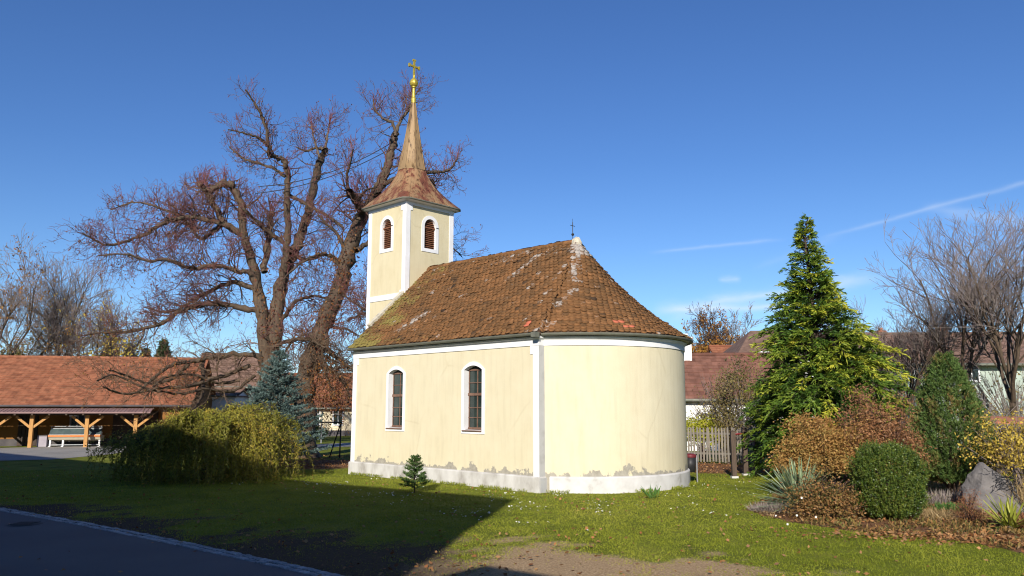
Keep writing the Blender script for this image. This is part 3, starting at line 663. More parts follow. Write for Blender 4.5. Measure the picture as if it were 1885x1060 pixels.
    # gutters
    for nm, path in (('gutter', [(-LEN - .05, 0), (.16, 0)]), ('gutter', arc)):
        mb = MB(); th = np.linspace(PI, 2 * PI, 9)
        prof = [(OV + .03 + .065 * math.cos(a), 4.41 + .075 * math.sin(a)) for a in th] + [(OV + .03 + .052 * math.cos(a), 4.415 + .06 * math.sin(a)) for a in th[::-1]]
        sweep(mb, path, mitres(path), prof, True); mb.build(nm, MAT['gutter'], t)
    mb = MB(); mb.box(.0, -.33, 4.29, .17, -.15, 4.43); mb.build('gutter_joint', MAT['gutter'], t)
    # iron cross on the ridge
    cx = RA - .18; mb = MB(); z0 = ZR + .05
    mb.tube([(cx, WID / 2, z0), (cx, WID / 2, z0 + .62)], .012, 6); mb.tube([(cx, WID / 2 - .11, z0 + .5), (cx, WID / 2 + .11, z0 + .5)], .011, 6)
    mb.lathe([(0, -.05), (.035, -.035), (.05, 0), (.035, .035), (0, .05)], (cx, WID / 2, z0 + .2), 10); mb.tube([(cx, WID / 2, z0 + .62), (cx, WID / 2, z0 + .74)], .005, 5)
    mb.build('ridge_cross', MAT['iron'], t)
    # ---- tower
    tw = 1.22; xe = -LEN + .10; xw = xe - 2 * tw; ys, yn = WID / 2 - tw, WID / 2 + tw; zt = 10.36; xc = xe - tw
    op = (0, .30, 8.60, 9.50, .32)
    mb = MB()
    sides = [((xc, ys), (1, 0), (0, -1)), ((xe, WID / 2), (0, 1), (1, 0)), ((xc, yn), (-1, 0), (0, 1)), ((xw, WID / 2), (0, -1), (-1, 0))]
    for (o, u, n) in sides: arched_wall(mb, o, u, -tw, tw, 0, zt, [op])
    tower = mb.build('tower', MAT['tower_wall'], t)
    mb = MB()
    for (o, u, n) in sides:
        for sgn in (-1,):
            c = np.array(o) + np.array(u) * tw * sgn; i2 = -np.array(u) * 0
        cx0, cy0 = c
        sx = 1 if cx0 < xc else -1; sy = 1 if cy0 < WID / 2 else -1
        xs = sorted((cx0 - sx * .02, cx0 + sx * .2)); yy = sorted((cy0 - sy * .02, cy0 + sy * .2))
        mb.box(xs[0], yy[0], 0, xs[1], yy[1], zt - .13)
    mb.box(xw - .024, ys - .024, 6.52, xe - .21, ys + .1, 6.74); mb.box(xw - .03, ys - .03, zt - .13, xe + .03, yn + .03, zt - .002)
    for (zz) in (6.74,): mb.box(xe - .30, ys - .0235, zz + .0005, xe - .199, ys + .1, zz + .1)
    mb.box(xe - .30, ys - .0235, zt - .34, xe - .199, ys + .1, zt - .1305); mb.box(xe - .1, ys + .199, zt - .34, xe + .0235, ys + .3, zt - .1305)
    mb.build('corner_trim', MAT['white'], tower)
    for (o, u, n) in sides:
        mb = MB(); surround(mb, o, u, n, *op, .14, .022, .2); mb.build('belfry_window', MAT['white'], tower)
        mb = MB(); o3 = np.array((*o, 0.)); u3 = np.array((*u, 0.)); n3 = np.array((*n, 0.))
        nl = 15
        for i in range(nl):
            z = 8.62 + i * (1.18 / nl); hw = .295 if z < 9.5 else .295 * math.sqrt(max(.05, 1 - ((z - 9.5) / .33) ** 2))
            if 9.44 < z < 9.50: continue
            c = o3 + (0, 0, z) - n3 * .1
            V = [c - u3 * hw - n3 * .05 + (0, 0, .055), c + u3 * hw - n3 * .05 + (0, 0, .055), c + u3 * hw + n3 * .03, c - u3 * hw + n3 * .03]
            V += [v - np.array((0, 0, .014)) for v in V]
            mb.add(V, [(3, 2, 1, 0), (4, 5, 6, 7), (2, 3, 7, 6), (0, 1, 5, 4)])
        for x in (-.28, 0, .28): mb.bar(o3 + u3 * x - n3 * .13 + (0, 0, 8.6), o3 + u3 * x - n3 * .13 + (0, 0, 9.6), .04, .03)
        mb.bar(o3 - u3 * .3 - n3 * .07 + (0, 0, 9.47), o3 + u3 * .3 - n3 * .07 + (0, 0, 9.47), .07, .06)
        V = [o3 + u3 * a - n3 * .16 + (0, 0, z) for a, z in [(-.3, 8.6), (.3, 8.6)] + arch_pts(0, .3, 9.5, .32)[::-1]]; mb.add(V, [tuple(range(len(V)))])
        mb.build('louvre_shutter', MAT['louvre'], tower)
        mb = MB(); c = o3 + (0, 0, 9.50)
        for s_ in (-1,): mb.bar(c + u3 * .3 * 1 + n3 * .03, c + u3 * .42 + n3 * .035, .02, .02)
        mb.build('iron_clamp', MAT['iron'], tower)
    # spire
    nA = 48; th = (np.arange(nA) + .5) * 2 * PI / nA
    def ring(z, ap, sq):
        rs = ap / np.maximum(np.abs(np.cos(th)), np.abs(np.sin(th))); ro = ap / np.cos((th + PI / 8) % (PI / 4) - PI / 8)
        r = rs * sq + ro * (1 - sq); return np.stack([xc + r * np.cos(th), WID / 2 + r * np.sin(th), np.full(nA, z)], -1)
    z0, z1, z2 = 10.44, 12.05, 15.12; he, hk = 1.53, .55
    def skin(rings, name, m, par):
        V = np.concatenate(rings); i = np.arange(len(rings) - 1)[:, None] * nA + np.arange(nA)[None]; j = np.arange(len(rings) - 1)[:, None] * nA + (np.arange(nA)[None] + 1) % nA
        return mesh(name, V, np.stack([i, j, j + nA, i + nA], -1).reshape(-1, 4), m, par)
    fl = []
    for q in np.linspace(0, 1, 10):
        ap = he + (hk - he) * (q + .10 * math.sin(PI * q)); fl.append(ring(z0 + (z1 - z0) * q, ap, (1 - q) ** 1.0))
    under = [ring(zt - .001, tw + .02, 1), ring(zt + .02, he - .03, 1), ring(z0 - .02, he, 1)]
    skin([ring(zt - .001, tw + .02, 1), ring(zt + .025, he - .05, 1)], 'eave_soffit', MAT['white'], tower)
    skin([ring(zt + .025, he - .05, 1), ring(zt + .03, he + .01, 1), ring(z0 - .01, he + .01, 1), ring(z0 + .004, he, 1)], 'eave_fascia', MAT['gutter'], tower)
    sk = skin(fl, 'spire_skirt', MAT['skirt'], tower)
    up = [ring(z1 + .005, hk + .02, 0), ring(z1 + .03, hk + .018, 0)] + [ring(z1 + .03 + (z2 - z1 - .03) * q, hk + (.075 - hk) * (q + .05 * math.sin(PI * q)), 0) for q in np.linspace(0, 1, 8)]
    sp = skin(up, 'spire', MAT['spire'], tower)
    tb = Tubes()
    idx = np.arange(0, nA, 3)
    for i in idx: tb.add(np.array([f[i] for f in fl]) + (0, 0, .006), .011, .3)
    tb.build('standing_seam', MAT['skirt'], tower, 5)
    tb = Tubes()
    for k_ in range(8):
        a = PI / 8 + k_ * PI / 4
        pts = []
        for q in np.linspace(0, 1, 8):
            ap = hk + (.075 - hk) * (q + .05 * math.sin(PI * q)); r = ap / math.cos(PI / 8) + .004; pts.append((xc + r * math.cos(a), WID / 2 + r * math.sin(a), z1 + .03 + (z2 - z1 - .03) * q))
        tb.add(pts, .014, .3)
    tb.build('standing_seam', MAT['spire'], tower, 5)
    # gilded ball and cross
    mb = MB(); zb = z2 - .05
    mb.lathe([(.105, 0), (.11, .2), (.095, .23), (.085, .25), (.065, .55), (.06, .66), (.095, .70), (.095, .73), (.15, .78), (.185, .86), (.185, .93), (.15, 1.02), (.09, 1.08), (.05, 1.13), (.045, 1.24), (.04, 1.25)], (xc, WID / 2, zb), 14)
    zc = zb + 1.2
    mb.box(xc - .035, WID / 2 - .038, zc, xc + .035, WID / 2 + .038, zc + .72)
    mb.box(xc - .032, WID / 2 - .26, zc + .40, xc + .032, WID / 2 + .26, zc + .48)
    for (yy, zz) in ((-.26, .44), (.26, .44), (0, .72)):
        if yy: mb.box(xc - .04, WID / 2 + yy - .035, zc + zz - .075, xc + .04, WID / 2 + yy + .035, zc + zz + .075)
        else: mb.box(xc - .04, WID / 2 - .075, zc + zz - .035, xc + .04, WID / 2 + .075, zc + zz + .035)
    mb.build('gilded_cross', MAT['gold'], t)
    return t
make_chapel()
# ------------------------------------------------------------------ trees: growth
class Wood:
    """limbs, twigs and leaf positions of one plant"""
    def __init__(s, seed): s.T = Tubes(); s.W = Tubes(); s.leaf = []; s.rg = np.random.default_rng(seed)
    def stem(s, p, d, L, n, curl, up):
        rg = s.rg; P = [np.array(p, float)]; d = unit(d); st = L / (n - 1)
        for _ in range(n - 1):
            d = unit(d + rg.normal(size=3) * curl + np.array((0, 0, up))); P.append(P[-1] + d * st)
        return np.array(P), d
    def branch(s, p, d, L, r, lev, o):
        """o: dict per plant: curl, up, kids, ratio, min_r, spread"""
        rg = s.rg; n = (7, 6, 4, 3)[min(3, o['levels'] - lev)] if lev else 3
        P, _ = s.stem(p, d, L, n, o['curl'], o['up'])
        R = np.linspace(r, max(o['min_r'], r * .35), n)
        big = lev >= o.get('wood_level', 2)
        (s.T if big else s.W).add(P, R, float(np.clip((.2 if lev else .55) + rg.random() * .4 - (.45 if p[2] < o.get('tan_z', -9) + 0 else 0), 0, 1)))
        if o.get('leaf', 0) and lev <= 1 and rg.random() < o['leaf']: s.leaf.append(P[-1]); s.leaf.append(P[rg.integers(1, n)])
        if lev == 0: return
        k = max(1, int(rg.normal(o['kids'][lev], o['kids'][lev] * .2) * (L / o['ref'][lev])))
        for i in range(k):
            f = rg.uniform(.18, 1.0) if i else 1.0; x = f * (n - 1); a = min(int(x), n - 2); q = P[a] + (P[a + 1] - P[a]) * (x - a)
            t = unit(P[a + 1] - P[a]); side = unit(np.cross(t, rg.normal(size=3))); ang = rg.uniform(*o['angle'])
            dd = t * math.cos(ang) + side * math.sin(ang); dd[2] += o['lift'] * rg.random()
            s.branch(q, dd, L * rg.uniform(*o['ratio']) * (1.15 - .45 * f), max(o['min_r'], np.interp(x, np.arange(n), R) * .62), lev - 1, o)
def smooth_line(P, per=5):
    P = np.array(P, float); Q = np.vstack([2 * P[0] - P[1], P, 2 * P[-1] - P[-2]]); out = []
    for i in range(1, len(Q) - 2):
        p0, p1, p2, p3 = Q[i - 1:i + 3]
        for t in np.arange(per) / per: out.append(.5 * (2 * p1 + (p2 - p0) * t + (2 * p0 - 5 * p1 + 4 * p2 - p3) * t ** 2 + (3 * p1 - p0 - 3 * p2 + p3) * t ** 3))
    return np.array(out + [P[-1]])
def leaves_at(name, mat, parent, P, size, per=2, spread=.12, droop=.2, rel=None, wid=.7, seed=1, down=.3):
    rg = np.random.default_rng(seed); P = np.repeat(np.array(P), per, 0); n = len(P)
    P = P + rg.normal(size=(n, 3)) * spread; d = rg.normal(size=(n, 3)); d[:, 2] -= down
    L = size * rg.uniform(.7, 1.3, n)
    return blades(name, mat, parent, P, d, L, L * wid, droop, rnd=rg.random(n), hint=rg.normal(size=(n, 3)), rel=rel)
def linden(label, base_px, Y, limbs, seed, leaf_spots=()):
    """old pollarded linden: limbs listed as (pixel radius start, end, depth drift, [pixels], twig density, shoots)"""
    w = Wood(seed); rg = w.rg; base = at(*base_px, Y); base[2] = 0
    t = thing('linden_tree', label, 'tree', base)
    trunk = Tubes(); px = Y / 1455
    for (r0, r1, drift, pts, dens, shoots) in limbs:
        k = len(pts); P = np.array([at(x, y, Y + drift * (i / (k - 1)) ** 1.2) for i, (x, y) in enumerate(pts)])
        if P[0][2] < .6: P[0][2] = -.1
        P = smooth_line(P, 6); n = len(P); arc = np.concatenate([[0], np.cumsum(np.linalg.norm(np.diff(P, axis=0), axis=1))]); Lt = arc[-1]
        R = np.linspace(r0 * .86, r1 * .9, n) * px; P = P + rg.normal(size=P.shape) * np.minimum(R, .13)[:, None] * .3; R = R * (1 + rg.normal(size=n) * .10)
        if P[0][2] < .5: R[:4] *= np.array([1.5, 1.35, 1.15, 1.05])
        trunk.add(P, R, float(rg.random()))
        w.T.add(P[-2:], [R[-1], R[-1] * .9]) if False else None
        m = int(Lt * dens * 1.9)
        for i in range(m):
            f = rg.uniform(.22 if r0 > 12 else .08, 1.0) ** .8; s_ = f * Lt; a = min(np.searchsorted(arc, s_) - 1, n - 2); a = max(a, 0); q = P[a]
            tdir = unit(P[a + 1] - P[a]); side = unit(np.cross(tdir, rg.normal(size=3))); d = tdir * rg.uniform(.2, .9) + side + np.array((0, 0, rg.uniform(-.35, .55)))
            L = rg.uniform(.7, 2.1) * (1.1 - .45 * f) * (.85 if q[2] > 13 else 1.1 if q[2] < 8 else 1.2); r = np.clip(R[a] * .3, .014, .045)
            w.branch(q, d, L, r, 2, dict(levels=3, curl=.24, up=float(rg.choice([-.10, -.03, .05, .08])) if q[2] < 13 else .05, kids={2: 6.8, 1: 5.0}, ref={2: 1.8, 1: .8}, ratio=(.35, .62), angle=(.4, 1.1), lift=.25, min_r=.0068, wood_level=9, tan_z=5.5, leaf=.12))
        for i in range(int(Lt * shoots)):
            a = rg.integers(int(n * .35), n - 1); q = P[a]; L = rg.uniform(.4, 1.25)
            Q, _ = w.stem(q, (rg.normal() * .25, rg.normal() * .25, 1), L, 4, .08, .06); w.W.add(Q, np.linspace(.016, .007, 4), .8 + .2 * rg.random())
            for j in range(int(L * 5)):
                f = rg.uniform(.25, 1); b = min(int(f * 3), 2); qq = Q[b] + (Q[b + 1] - Q[b]) * (f * 3 - b)
                Q2, _ = w.stem(qq, (rg.normal() * .6, rg.normal() * .6, .7), rg.uniform(.15, .5), 3, .1, .05); w.W.add(Q2, .0075, .85)
    trunk.build('trunk', MAT['bark'], t, 9, rel=base)
    w.W.build('twigs', MAT['linden_twig'], t, 3, rel=base)
    L = list(w.leaf)
    lv = leaves_at('withered_leaves', MAT['linden_leaf'], t, L, .075, 1, .05, rel=base, seed=seed)
    spots = []
    for (x, y, rx, ry, n, drift) in leaf_spots:
        for _ in range(n): spots.append(at(x + rg.normal() * rx, y + rg.normal() * ry, Y + drift + rg.normal() * .8))
    if spots: leaves_at('withered_leaf_cluster', MAT['linden_leaf'], t, spots, .10, 2, .1, rel=base, seed=seed + 1)
    return t
# left linden: two stems, long arms reaching left
linden('broad two-stemmed bare linden with long arms reaching left over the barn', (505, 818), 40, [
    (17, 9, .0, [(489, 850), (491, 740), (489, 658), (479, 563), (468, 504), (450, 436)], .9, .5),
    (9, 5, -1.5, [(450, 436), (442, 378), (426, 343), (410, 338), (384, 351), (372, 343)], 5.2, 6.0),
    (7, 5, 1.5, [(442, 428), (415, 415), (395, 380), (373, 345), (366, 338)], 4, 6.0),
    (7, 1.6, -3, [(444, 430), (410, 412), (357, 399), (304, 409), (257, 436), (199, 450), (150, 428)], 7, 2.2),
    (5, 1.4, 3, [(410, 412), (380, 436), (368, 438), (340, 405), (300, 385), (250, 372), (205, 385)], 6.5, 2.5),
    (6, 1.4, -4, [(468, 504), (442, 499), (394, 488), (352, 494), (310, 478), (272, 480), (232, 468), (180, 470)], 6, 1.2),
    (6, 1.3, 3, [(470, 531), (426, 520), (378, 541), (345, 560), (310, 575), (265, 565)], 5.5, .6),
    (7, 1.3, -4, [(474, 572), (426, 563), (368, 560), (331, 573), (294, 597), (236, 610), (190, 612), (150, 618)], 6, .6),
    (6.5, 2, -5, [(488, 690), (473, 654), (421, 655), (379, 660), (350, 667), (328, 668), (301, 681), (282, 697), (255, 720)], 1.7, .2),
    (5, 1.5, -4.6, [(373, 664), (373, 698), (373, 723), (362, 745), (345, 765)], 1.7, .0),
    (3.5, 1.3, -5.5, [(440, 700), (400, 705), (360, 690), (320, 690), (290, 705), (265, 735)], 1.7, .0),
    (3.5, 1.3, -6.5, [(470, 690), (430, 720), (380, 715), (330, 725), (270, 715), (210, 690), (180, 700)], 1.7, .0),
    (5, 1.4, -6, [(460, 672), (420, 690), (385, 700), (340, 712), (290, 715), (230, 725), (190, 712)], 1.7, .0),
    (4, 1.3, -5, [(345, 672), (310, 700), (270, 705), (230, 690), (200, 680)], 1.7, .0),
    (19, 11, .6, [(507, 850), (504, 700), (507, 589), (521, 510), (540, 468)], .8, .4),
    (11.5, 6.5, 2, [(540, 468), (552, 440), (563, 404), (579, 335), (590, 295), (599, 273)], 1.3, 2.2),
    (8.5, 5.5, -1, [(518, 530), (526, 478), (529, 436), (529, 372), (529, 320), (524, 295)], 1.7, 2.0),
    (6, 1.5, -2.5, [(527, 300), (510, 289), (494, 284), (494, 261), (484, 219), (468, 188), (452, 165)], 4.8, 2.2),
    (4, 1.2, -1, [(492, 268), (478, 254), (452, 246), (420, 238)], 5, 1.5),
    (4, 1.2, 2, [(525, 325), (500, 308), (457, 296), (440, 285), (422, 270)], 4.5, 1.2),
    (4, 1.2, 1, [(597, 275), (580, 272), (562, 278), (545, 270)], 5, 2.5),
    (2.5, 1, 1, [(599, 273), (604, 240), (608, 212)], 6, 4),
    (2.5, 1, 0, [(588, 290), (578, 255), (572, 228)], 6, 4),
    (7, 5, 2, [(486, 500), (494, 446), (499, 399), (500, 392)], 2.8, 3.0),
    (5, 3, -2, [(521, 446), (495, 425), (470, 405), (447, 383)], 3, 2.5),
    (4.5, 2.5, -2, [(523, 354), (555, 372), (590, 390), (632, 417)], 1.6, 1.0),
    (5, 1.4, 3, [(538, 465), (563, 478), (600, 470), (625, 490)], 4, 1.2),
    (5, 1.3, -3, [(512, 600), (540, 560), (575, 545), (612, 552)], 4.5, .6),
    (5, 1.3, -5, [(500, 640), (530, 628), (562, 624), (600, 640)], 4.5, .2)], 11,
    [(250, 600, 45, 14, 70, -3), (300, 470, 70, 40, 160, -2), (420, 350, 40, 20, 90, 0), (500, 570, 25, 50, 220, -1), (240, 665, 50, 30, 60, -5), (330, 700, 45, 20, 40, -5.5)])
# right linden: leaning pollard behind the tower
linden('leaning pollarded linden with thick cut stubs right behind the chapel tower', (567, 818), 37.5, [
    (25, 15, 0, [(556, 850), (560, 760), (563, 689), (580, 640), (595, 600), (627, 520), (637, 478)], .8, .3),
    (17, 11.5, 1, [(634, 490), (646, 448), (662, 410), (677, 383), (694, 352)], 2.0, 1.2),
    (11.5, 7.5, 2, [(692, 357), (702, 335), (710, 319), (716, 295), (722, 273), (728, 246)], 2.0, 1.4),
    (4, 1.3, 0, [(729, 250), (722, 226), (704, 217), (690, 201), (687, 184)], 5, 3.5),
    (4, 1.3, 2, [(728, 248), (735, 226), (750, 205), (757, 190), (766, 172), (775, 160)], 5.5, 3.0),
    (10, 8, -2, [(669, 394), (657, 370), (644, 352)], 3, 7),
    (4, 1.2, -2, [(646, 356), (638, 330), (645, 300), (650, 275)], 4, 5),
    (4, 1.3, -2, [(655, 370), (675, 350), (690, 345)], 4, 3),
    (6, 1.3, 4, [(700, 340), (740, 325), (788, 318), (825, 313), (838, 298), (842, 290)], 4.6, 1.6),
    (5, 1.3, 5, [(735, 322), (790, 330), (800, 345), (806, 360)], 4, .4),
    (6, 1.3, 3, [(655, 462), (680, 447), (730, 440), (800, 440), (825, 450), (850, 472)], 4.4, .6),
    (5, 1.3, -2, [(632, 500), (611, 473), (590, 468), (563, 478), (535, 500), (521, 515)], 4.5, 1.0),
    (6, 1.3, 2, [(590, 610), (562, 624), (547, 623), (532, 636), (520, 660)], 4.5, .3),
    (6, 1.5, -1.5, [(598, 600), (604, 643), (636, 670), (651, 679)], 4.5, .0),
    (7, 1.5, -1.0, [(585, 630), (596, 670), (626, 694), (641, 721), (640, 750)], 5, .0),
    (5, 1.3, 1, [(600, 595), (611, 602), (638, 606), (662, 619)], 4, .4),
    (5, 1.2, -1.5, [(580, 650), (600, 690), (612, 720), (615, 745)], 6, .0),
    (5, 1.2, 0, [(640, 470), (620, 430), (600, 410), (585, 395)], 5, 3.0),
    (3, 1.0, -4.5, [(630, 540), (655, 560), (680, 571), (697, 562)], 5, 1.5),
    (3, 1.0, -5, [(640, 590), (668, 577), (690, 580), (704, 583)], 5, .8)], 12,
    [(610, 560, 18, 60, 300, -1), (600, 715, 26, 26, 420, -1.5), (625, 740, 16, 14, 160, -1), (640, 480, 16, 40, 200, -1)])
def cable():
    mb = MB()
    for (p, q, s) in (((722, 262), (478, 343), .5), ((726, 270), (470, 356), .45)):
        a, b = at(*p, 39.5), at(*q, 38.5); P = [a + (b - a) * f - np.array((0, 0, s * 4 * f * (1 - f))) for f in np.linspace(0, 1, 12)]; mb.tube(P, .022, 5)
    tag(mb.build('bracing_cable', MAT['iron']), 'pair of thin dark cables tying the two lindens together', 'cable')
cable()
def bare_tree(label, px, Y, top_y, seed, spread=.5, twig='grey_twig', trunk_r=.14, group=None, levels=4, lean=(0, 0), fork=.28, dens=1., leaf=0., name='bare_tree', leafmat=None, up=.05, minr=None):
    b = at(px, 748, Y); b[2] = 0; H = (EYE + (HOR - top_y) / 1455 * Y) * 1.1; w = Wood(seed); rg = w.rg
    t = thing(name, label, 'tree', b, group=group); minr = minr or max(.006, Y * .0002)
    P, _ = w.stem(b - (0, 0, .1), (lean[0], lean[1], 1), H * fork + .1, 6, .05, .04); w.T.add(P, np.linspace(trunk_r * 1.25, trunk_r * .8, 6), .5)
    o = dict(levels=levels, curl=.17, up=up, kids={4: 5 * dens, 3: 5 * dens, 2: 5.5 * dens, 1: 4.5 * dens}, ref={4: H * .5, 3: H * .3, 2: H * .17, 1: H * .09}, ratio=(.42, .68), angle=(.35, .95), lift=.35, min_r=minr, wood_level=2, leaf=leaf)
    for i in range(5):
        a = i * 2.4 + rg.random(); d = (math.cos(a) * spread, math.sin(a) * spread, 1); 
        w.branch(P[-1] if i < 3 else P[-2], d, H * rg.uniform(.42, .56), trunk_r * .55, levels - 1, o)
    w.T.build('trunk', MAT['bark'], t, 6, rel=b); w.W.build('twigs', MAT[twig], t, 3, rel=b)
    if w.leaf and leafmat: leaves_at('leaves', MAT[leafmat], t, w.leaf, .1 * Y / 40, 2, .1, rel=b, seed=seed)
    return t
bare_tree('tall bare fruit tree with forked grey trunk behind the dwarf spruce', 1776, 33, 432, 21, .7, trunk_r=.14, fork=.32, dens=1.15)
bare_tree('bare tree with twin leaning trunks at the right edge of the photo', 1862, 31, 418, 22, .6, trunk_r=.15, lean=(.12, 0), fork=.3, dens=1.1)
bare_tree('low twiggy bare tree between golden cypress and the tall fruit tree', 1668, 35, 500, 23, .75, trunk_r=.11, fork=.2, dens=1.1)
bare_tree('shaggy brown bare tree low behind the golden cypress', 1640, 38, 560, 26, .9, trunk_r=.1, fork=.15, dens=1.1, twig='dark_twig')
bare_tree('grey bare tree with fine fan of twigs beyond the barn roof', 92, 72, 462, 24, .45, trunk_r=.28, fork=.2, dens=1.15)
bare_tree('bare tree with a few leaves cut by the left edge of the photo', -12, 66, 462, 25, .5, trunk_r=.25, fork=.25, dens=1.1, leaf=.25, leafmat='autumn')
bare_tree('smaller grey bare tree beyond the barn, right of the fan of twigs', 158, 70, 520, 27, .5, trunk_r=.2, fork=.22, dens=1.1, leaf=.10, leafmat='yellow_leaf')
bare_tree('purplish bare tree on the skyline right of the chapel', 1372, 95, 590, 28, .6, trunk_r=.2, fork=.2, dens=1.0)
bare_tree('rust tinted bare tree on the skyline beside the white chimney', 1312, 88, 582, 29, .4, trunk_r=.22, fork=.25, dens=1.05, leaf=.25, leafmat='autumn', twig='dark_twig')
# ------------------------------------------------------------------ conifers
def cypress():
    Y = 26; b = at(1522, 748, Y); b[2] = 0; H = 8.75; rg = np.random.default_rng(31)
    t = thing('golden_cypress', 'tall golden-green cypress with drooping sprays and leaning tip', 'tree', b)
    axis = lambda z: np.array([-.05 * z + (.5 * max(0, z - 8.35)), 0, z])
    mb = MB(); mb.tube([axis(z) for z in np.linspace(-.1, H - .1, 14)], np.linspace(.2, .02, 14), 8); mb.build('trunk', MAT['bark'], t)
    B, D, LL, WW, RR, DR = [], [], [], [], [], []
    tb = Tubes()
    N = 1350
    for i in range(N):
        z = H * (1 - (1 - rg.random()) ** .62) if False else H * rg.beta(1.05, 1.75)
        z = max(.15, min(z, H - .05)) if rg.random() > .03 else H * rg.uniform(.88, .995); q = z / H; z0_ = z
        prof = np.interp(q, [0, .05, .15, .3, .45, .6, .75, .85, .93, 1], [2.0, 2.35, 2.45, 2.25, 1.75, 1.18, .72, .42, .2, .1])
        a = rg.random() * 2 * PI; L = prof * rg.uniform(.62, 1.18) * (1 + .14 * math.sin(3 * a + 9 * q))
        if math.cos(a) > .3 and .25 < q < .5: L *= 1.12
        d0 = np.array([math.cos(a), math.sin(a), rg.uniform(.35, .85) + .2 * (q > .85)]); n = 7; P = [axis(z)]; d = unit(d0)
        for k in range(n - 1):
            d = unit(d + np.array((0, 0, -.06 - .03 * k * (L / 2) - (.22 if k > 4 else 0))) + rg.normal(size=3) * .07); P.append(P[-1] + d * L / (n - 1))
        P = np.array(P); tb.add(P, np.linspace(.018, .005, n))
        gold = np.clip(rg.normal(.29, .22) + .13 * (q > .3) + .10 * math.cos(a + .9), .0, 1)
        m = int(6 + L * 8)
        for j in range(m):
            f = rg.uniform(.3, 1.0) ** .75; x = f * (n - 1); k = min(int(x), n - 2); p = P[k] + (P[k + 1] - P[k]) * (x - k); tt = unit(P[k + 1] - P[k])
            side = unit(np.cross(tt, (0, 0, 1.))) * (1 if rg.random() < .5 else -1)
            dd = unit(tt * rg.uniform(.5, 1.1) + side * rg.uniform(.1, .9) + np.array((0, 0, rg.uniform(-.25, .55))))
            sl = rg.uniform(.16, .38) * (.7 + .3 * min(1, L)); sub = unit(np.cross(dd, unit((rg.normal() * .6, rg.normal() * .6, 1.))))
            for s_ in range(5):
                g = s_ / 5; pp = p + dd * sl * g * .8 - np.array((0, 0, .05 * g * g)); e = unit(dd + sub * (rg.uniform(-.8, .8)) + np.array((0, 0, rg.uniform(-.3, .25))))
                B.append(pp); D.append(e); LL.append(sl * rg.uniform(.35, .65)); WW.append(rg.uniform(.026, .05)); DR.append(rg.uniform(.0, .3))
                RR.append(np.clip(gold + (f - .8) * .75 + rg.normal() * .08, 0, 1))
    tb.build('branches', MAT['dark_twig'], t, 4)
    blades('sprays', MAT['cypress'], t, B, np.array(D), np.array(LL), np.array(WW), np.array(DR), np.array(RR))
cypress()
def spruce(name, label, cat, b, H, R, mat, seed, whorls, per, needle, group=None, skirt=.12, lift=.25, droop=.06, dens=1., width=.25, tip=.35):
    """tiered conifer: needles set all round each shoot"""
    rg = np.random.default_rng(seed); t = thing(name, label, cat, b, group=group)
    mb = MB(); mb.tube([(0, 0, z) for z in np.linspace(-.05, H, 10)], np.linspace(H * .018, .006, 10), 7); mb.build('trunk', MAT['bark'], t)
    B, D, LL, RR = [], [], [], []; tb = Tubes()
    def shoot(p, d, L, r):
        n = max(5, int(L / needle * 9 * dens)); f = rg.random(n); P = p + d * (f * L)[:, None]; v = rg.normal(size=(n, 3)); v -= d * (v @ d)[:, None] * .6; v /= np.linalg.norm(v, axis=1, keepdims=True)
        B.append(P); D.append(v + d * .9); LL.append(needle * rg.uniform(.8, 1.2, n)); RR.append(np.clip(r + rg.normal(size=n) * .12, 0, 1))
    for w in range(whorls):
        q = (w + .3) / whorls; z = H * (skirt + (1 - skirt) * q ** .9) * .97
        for k in range(per):
            a = 2 * PI * (k + rg.random() * .7) / per + w * 1.3; L = R * (1 - q) ** .85 * rg.uniform(.78, 1.12) + .05 * H * (1 - q) * .3 + .05
            d = unit((math.cos(a), math.sin(a), lift + .5 * q)); n = 5; P = [np.array((0, 0, z + rg.normal() * H / whorls * .25))]
            for i in range(n - 1): d = unit(d + np.array((0, 0, -droop * (1 - q) * (1 if i < 2 else -1.2))) + rg.normal(size=3) * .04); P.append(P[-1] + d * L / (n - 1))
            P = np.array(P); tb.add(P, np.linspace(.012 * H / 4 + .003, .004, n)); r0 = rg.uniform(.3, .7)
            for i in range(n - 1): shoot(P[i], unit(P[i + 1] - P[i]), L / (n - 1), r0)
            ns = int(5 + L * 9)
            for j in range(ns):
                f = rg.uniform(.2, .98); x = f * (n - 1); i = min(int(x), n - 2); p = P[i] + (P[i + 1] - P[i]) * (x - i); tt = unit(P[i + 1] - P[i]); side = unit(np.cross(tt, (0, 0, 1.))) * (1 if j % 2 else -1)
                l2 = L * rg.uniform(.22, .42) * (1.15 - f) + .06; dd = unit(tt * .75 + side * .75 + np.array((0, 0, rg.uniform(-.15, .3)))); shoot(p, dd, l2, r0 + rg.normal() * .1)
    shoot(np.array((0, 0, H * .9)), np.array((0, 0, 1.)), H * .1, .6)
    tb.build('branches', MAT['dark_twig'], t, 4)
    L = np.concatenate(LL); blades('needles', MAT[mat], t, np.concatenate(B), np.concatenate(D), L, L * width, 0., np.concatenate(RR)); return t
p = at(511, 748, 31); spruce('blue_spruce', 'blue-green spruce in front of the two linden trunks', 'tree', (p[0], p[1], 0), 4.7, 1.95, 'blue_spruce', 41, 16, 11, .085, skirt=.06, lift=.2, dens=.62, width=.34)
p = ground(763, 907); spruce('fir_sapling', 'knee-high young fir on the lawn before the chapel wall', 'small tree', p, 1.0, .42, 'fir', 42, 7, 7, .045, skirt=.14, lift=.28, dens=.8, width=.3)
